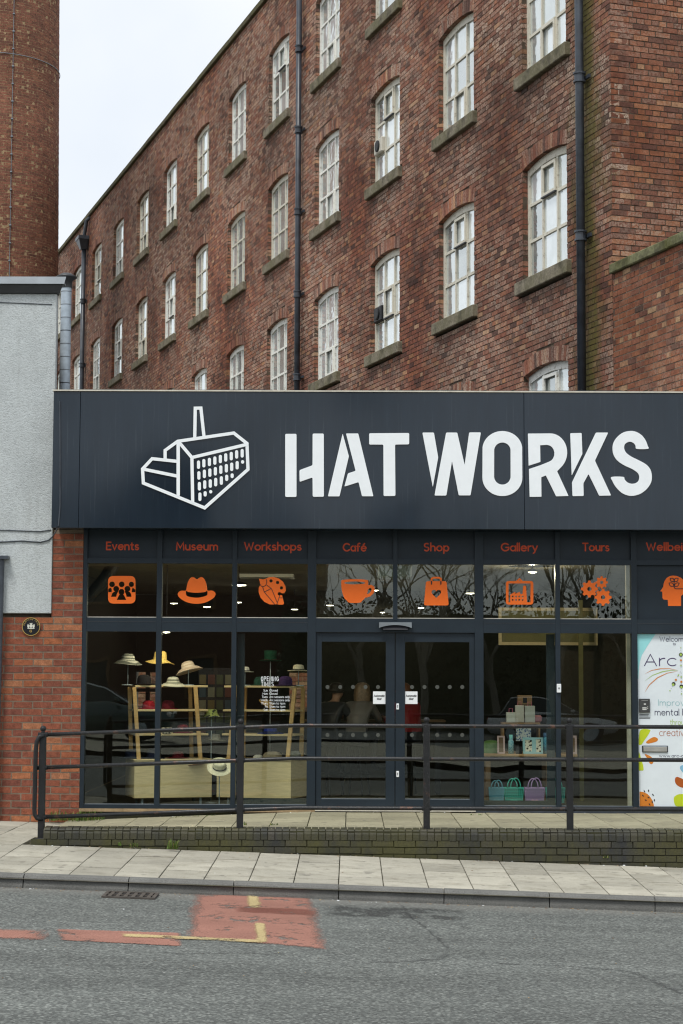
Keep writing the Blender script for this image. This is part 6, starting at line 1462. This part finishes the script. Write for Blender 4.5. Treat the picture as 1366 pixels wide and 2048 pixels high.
# ------------------------------------------------------------------ the other side of the street, which the glass mirrors
bpy.data.objects['opposite_pavement']
sheet('car_park', XS, [-70, -30], lambda x, y: road_z(x, -18.5)+.12, MAT['road'])
gz2 = lambda x: road_z(x, -18.5)+.12
def car(label, x, y, rz_, paint):
    c = empty('parked_car', (x, y, gz2(x)), rz_); tag(c, label, 'car', 'cars parked across the street')
    m = MB(); st = [(-2.08, .70, .38, .72), (-2.0, .80, .26, .92), (-1.5, .86, .22, .98), (-.6, .88, .20, .97), (.4, .88, .20, .95), (1.3, .86, .22, .86), (1.9, .78, .26, .74), (2.08, .62, .38, .62)]
    rg = []
    for (xx, w, b, t_) in st: rg.append([(xx, -w*.9, b), (xx, -w, (b+t_)/2), (xx, -w*.94, t_), (xx, w*.94, t_), (xx, w, (b+t_)/2), (xx, w*.9, b)])
    vs = [p for r_ in rg for p in r_]; fs = [(i*6+k, i*6+(k+1) % 6, (i+1)*6+(k+1) % 6, (i+1)*6+k) for i in range(len(rg)-1) for k in range(6)]
    m.add(vs, fs+[tuple(range(6)), tuple(range(len(vs)-6, len(vs)))]); m.build('body', paint, c, True)
    m = MB(); cs = [(-1.75, .72, .96, .97), (-1.3, .66, .96, 1.40), (-.4, .66, .96, 1.46), (.3, .66, .95, 1.40), (1.05, .72, .93, .95)]
    rg = [[(xx, -w-.08, b), (xx, -w+.02, t_-.03), (xx, -w+.12, t_), (xx, w-.12, t_), (xx, w-.02, t_-.03), (xx, w+.08, b)] for xx, w, b, t_ in cs]
    vs = [p for r_ in rg for p in r_]; fs = [(i*6+k, i*6+k+1, (i+1)*6+k+1, (i+1)*6+k) for i in range(len(rg)-1) for k in (1, 2, 3)]
    m.add(vs, fs); m.build('roof', paint, c, True)
    gm = cm_('dark_car_glass', (.02, .03, .032)); gm.node_tree.nodes['Principled BSDF'].inputs['Roughness'].default_value = .05
    for k in (0, 4):
        for i in range(1, 3): a = i*6; g = MB(); g.add([vs[a+k], vs[a+k+1], vs[a+6+k+1], vs[a+6+k]], [(0, 1, 2, 3)]); g.build('side_window', gm, c)
        for i in (0, 3): a = i*6; g = MB(); g.add([vs[a+k], vs[a+k+1], vs[a+6+k+1], vs[a+6+k]], [(0, 1, 2, 3)]); g.build('quarter_window', gm, c)
    for i, nm in ((3, 'windscreen'), (0, 'rear_window')): a = i*6; g = MB(); g.add([Vector(vs[a+1])+Vector((0, 0, .012)), Vector(vs[a+4])+Vector((0, 0, .012)), Vector(vs[a+10])+Vector((0, 0, .012)), Vector(vs[a+7])+Vector((0, 0, .012))], [(0, 1, 2, 3)]); g.build(nm, gm, c)
    for sx in (-1.28, 1.28):
        for sy in (-.80, .80):
            w = MB(); w.lathe([(.20, -.09), (.30, -.10), (.32, -.06), (.32, .06), (.30, .10), (.20, .09)], n=24); w.v = [(p[0]+sx, p[2]+sy, p[1]+.32) for p in w.v]; wh = w.build('wheel', MAT['ink'], c, True)
            w = MB(); w.lathe([(.001, -.06), (.20, -.085), (.20, .085), (.001, .06)], n=12); w.v = [(p[0]+sx, p[2]+sy, p[1]+.32) for p in w.v]; w.build('rim', MAT['galv'], wh)
    for sy in (-.6, .6):
        MB().cbox(1.86, 2.05, sy-.13, sy+.13, .58, .70, .03).build('headlight', cm_('lamp_glass', (.6, .6, .58)), c); MB().cbox(-2.06, -1.94, sy-.1, sy+.1, .66, .86, .03).build('tail_light', cm_('tail_red', (.3, .01, .01)), c)
        MB().cbox(.72, .86, sy*1.58-.09, sy*1.58+.09, .96, 1.08, .03).build('wing_mirror', paint, c)
    for xx in (-2.07, 2.06): MB().box(xx-.012, xx+.012, -.26, .26, .44, .55).build('number_plate', MAT['sticker'], c)
def carpaint(n, c): t = NT(n); t.b.inputs['Coat Weight'].default_value = 1; return t.out(c, .35, .3)
car('dark teal hatchback parked across the street, mirrored in the left window', -6.6, -25.4, math.radians(2), carpaint('teal_paint', (.015, .05, .055)))
car('silver saloon parked across the street, mirrored in the gallery window', 6.4, -37, math.radians(4), carpaint('silver_paint', (.5, .52, .54)))
car('white car parked behind the silver saloon across the street', 11.2, -38.5, math.radians(6), carpaint('white_car_paint', (.75, .77, .78)))
BARK = simple('grey_bark', (.17, .16, .13), .9)
def bare_tree(x, y, h, seed, label):
    rn = random.Random(seed); t = empty('bare_tree', (x, y, gz2(x))); tag(t, label, 'tree', 'bare trees across the street')
    tr = MB(); br = MB()
    def grow(p, d, L, r, dep):
        q = p+d*L*.5+Vector((rn.uniform(-.06, .06), rn.uniform(-.06, .06), 0))*L; e = p+d*L
        (tr if dep == 0 else br).tube([p, q, e], [r, r*.85, r*.68], (3 if dep > 3 else 5) if dep > 1 else 8, False)
        if dep >= 6: return
        for k in range(3 if dep < 3 else 2+(rn.random() < .5)):
            a = rn.uniform(0, 6.28); s = rn.uniform(.35, .8); nd = (d+Vector((math.cos(a)*s, math.sin(a)*s, rn.uniform(-.1, .25)))).normalized()
            grow(e-d*L*rn.uniform(0, .35), nd, L*rn.uniform(.6, .8), r*rn.uniform(.45, .62), dep+1)
    grow(Vector((0, 0, 0)), Vector((rn.uniform(-.05, .05), 0, 1)).normalized(), h*.27, h*.013, 0)
    tr.build('trunk', BARK, t, True); br.build('crown', BARK, t)
for i, (x, y, h, l) in enumerate(((2.2, -34, 11, 'tall bare tree across the street mirrored in the shop window'), (4.6, -37, 9, 'bare tree mirrored behind the bag pictogram'), (6.4, -35, 12, 'bare tree mirrored in the gallery window'), (9.2, -38, 10, 'bare tree mirrored at the right of the gallery window'), (.2, -39, 10, 'bare tree mirrored at the right of the cafe window'))):
    bare_tree(x, y, h, 20+i, l)
ob = empty('terrace_building', (-9, -46, -.3)); tag(ob, 'dark brick terrace building across the street', 'building')
MB().box(-22, 8, -9, 0, -1, 7.6).build('wall', simple('terrace_brick', (.09, .045, .03), .9, var=.3), ob)
m = MB(); m.add([(-22.3, .4, 7.5), (8.3, .4, 7.5), (8.3, -9.4, 7.5), (-22.3, -9.4, 7.5), (-22.3, -4.5, 10), (8.3, -4.5, 10)], [(0, 1, 5, 4), (2, 3, 4, 5), (1, 2, 5), (3, 0, 4), (0, 3, 2, 1)]); m.build('roof', simple('slate_roof', (.05, .052, .058), .7), ob)
for k in range(7):
    for z in (1.0, 4.4):
        w = MB(); xx = -20+k*3.9
        for a, b, c, d in ((-.62, .62, 1.55, 1.65), (-.62, .62, 0, .1), (-.62, -.52, .1, 1.55), (.52, .62, .1, 1.55)): w.box(xx+a, xx+b, -.02, .05, z+c, z+d)
        f = w.build('window', MAT['darkwood'], ob); MB().box(xx-.52, xx+.52, -.01, .015, z+.1, z+1.55).build('pane', simple('dark_room_glass', (.03, .032, .033), .9) if 'dgl' not in globals() else dgl, f)
hg = MB(); rn = random.Random(5)
for i in range(30000):
    p = Vector((rn.uniform(-2.5, 26), -41.5+rn.uniform(-.8, .8), rn.uniform(-.4, 3.9+.5*math.sin(i)))); a = Vector((rn.uniform(-1, 1), rn.uniform(-1, 1), rn.uniform(-1, 1))).normalized()*.055; b = a.orthogonal().normalized()*.035; hg.add([p-a-b, p+a-b, p+a+b, p-a+b], [(0, 1, 2, 3)])
hg.box(-2.4, 25.9, -41.8, -41.2, -1.2, 3.7)
o = hg.build('hedge', simple('dark_hedge_leaf', (.075, .08, .045), .8)); tag(o, 'dark hedge behind the parked cars across the street', 'hedge')

# ------------------------------------------------------------------ turn the drawn outlines and skinned bodies into plain meshes
bpy.context.view_layer.update()
dgr = bpy.context.evaluated_depsgraph_get()
made = []
for o, parent in PENDING:
    me = bpy.data.meshes.new_from_object(o.evaluated_get(dgr)); made.append((o, parent, me))
for o, V, E_, T in SKINS:
    me = bpy.data.meshes.new_from_object(o.evaluated_get(dgr)); made.append((o, None, me))
    A = np.array([V[a] for a, b in E_]); B = np.array([V[b] for a, b in E_]); tg = [T[b] for a, b in E_]
    D_ = B-A; L2 = (D_**2).sum(1)
    for p in me.polygons:
        c = np.array(p.center); t_ = np.clip(((c-A)*D_).sum(1)/L2, 0, 1); d = ((A+D_*t_[:, None]-c)**2).sum(1); p.material_index = tg[int(d.argmin())]; p.use_smooth = True
for o, parent, me in made:
    if o.type == 'MESH':
        o.modifiers.clear(); o.data = me; continue
    n = o.name; mw = o.matrix_world.copy(); bpy.data.objects.remove(o); k = link(n, me); k.matrix_world = mw
    if parent: k.parent = parent
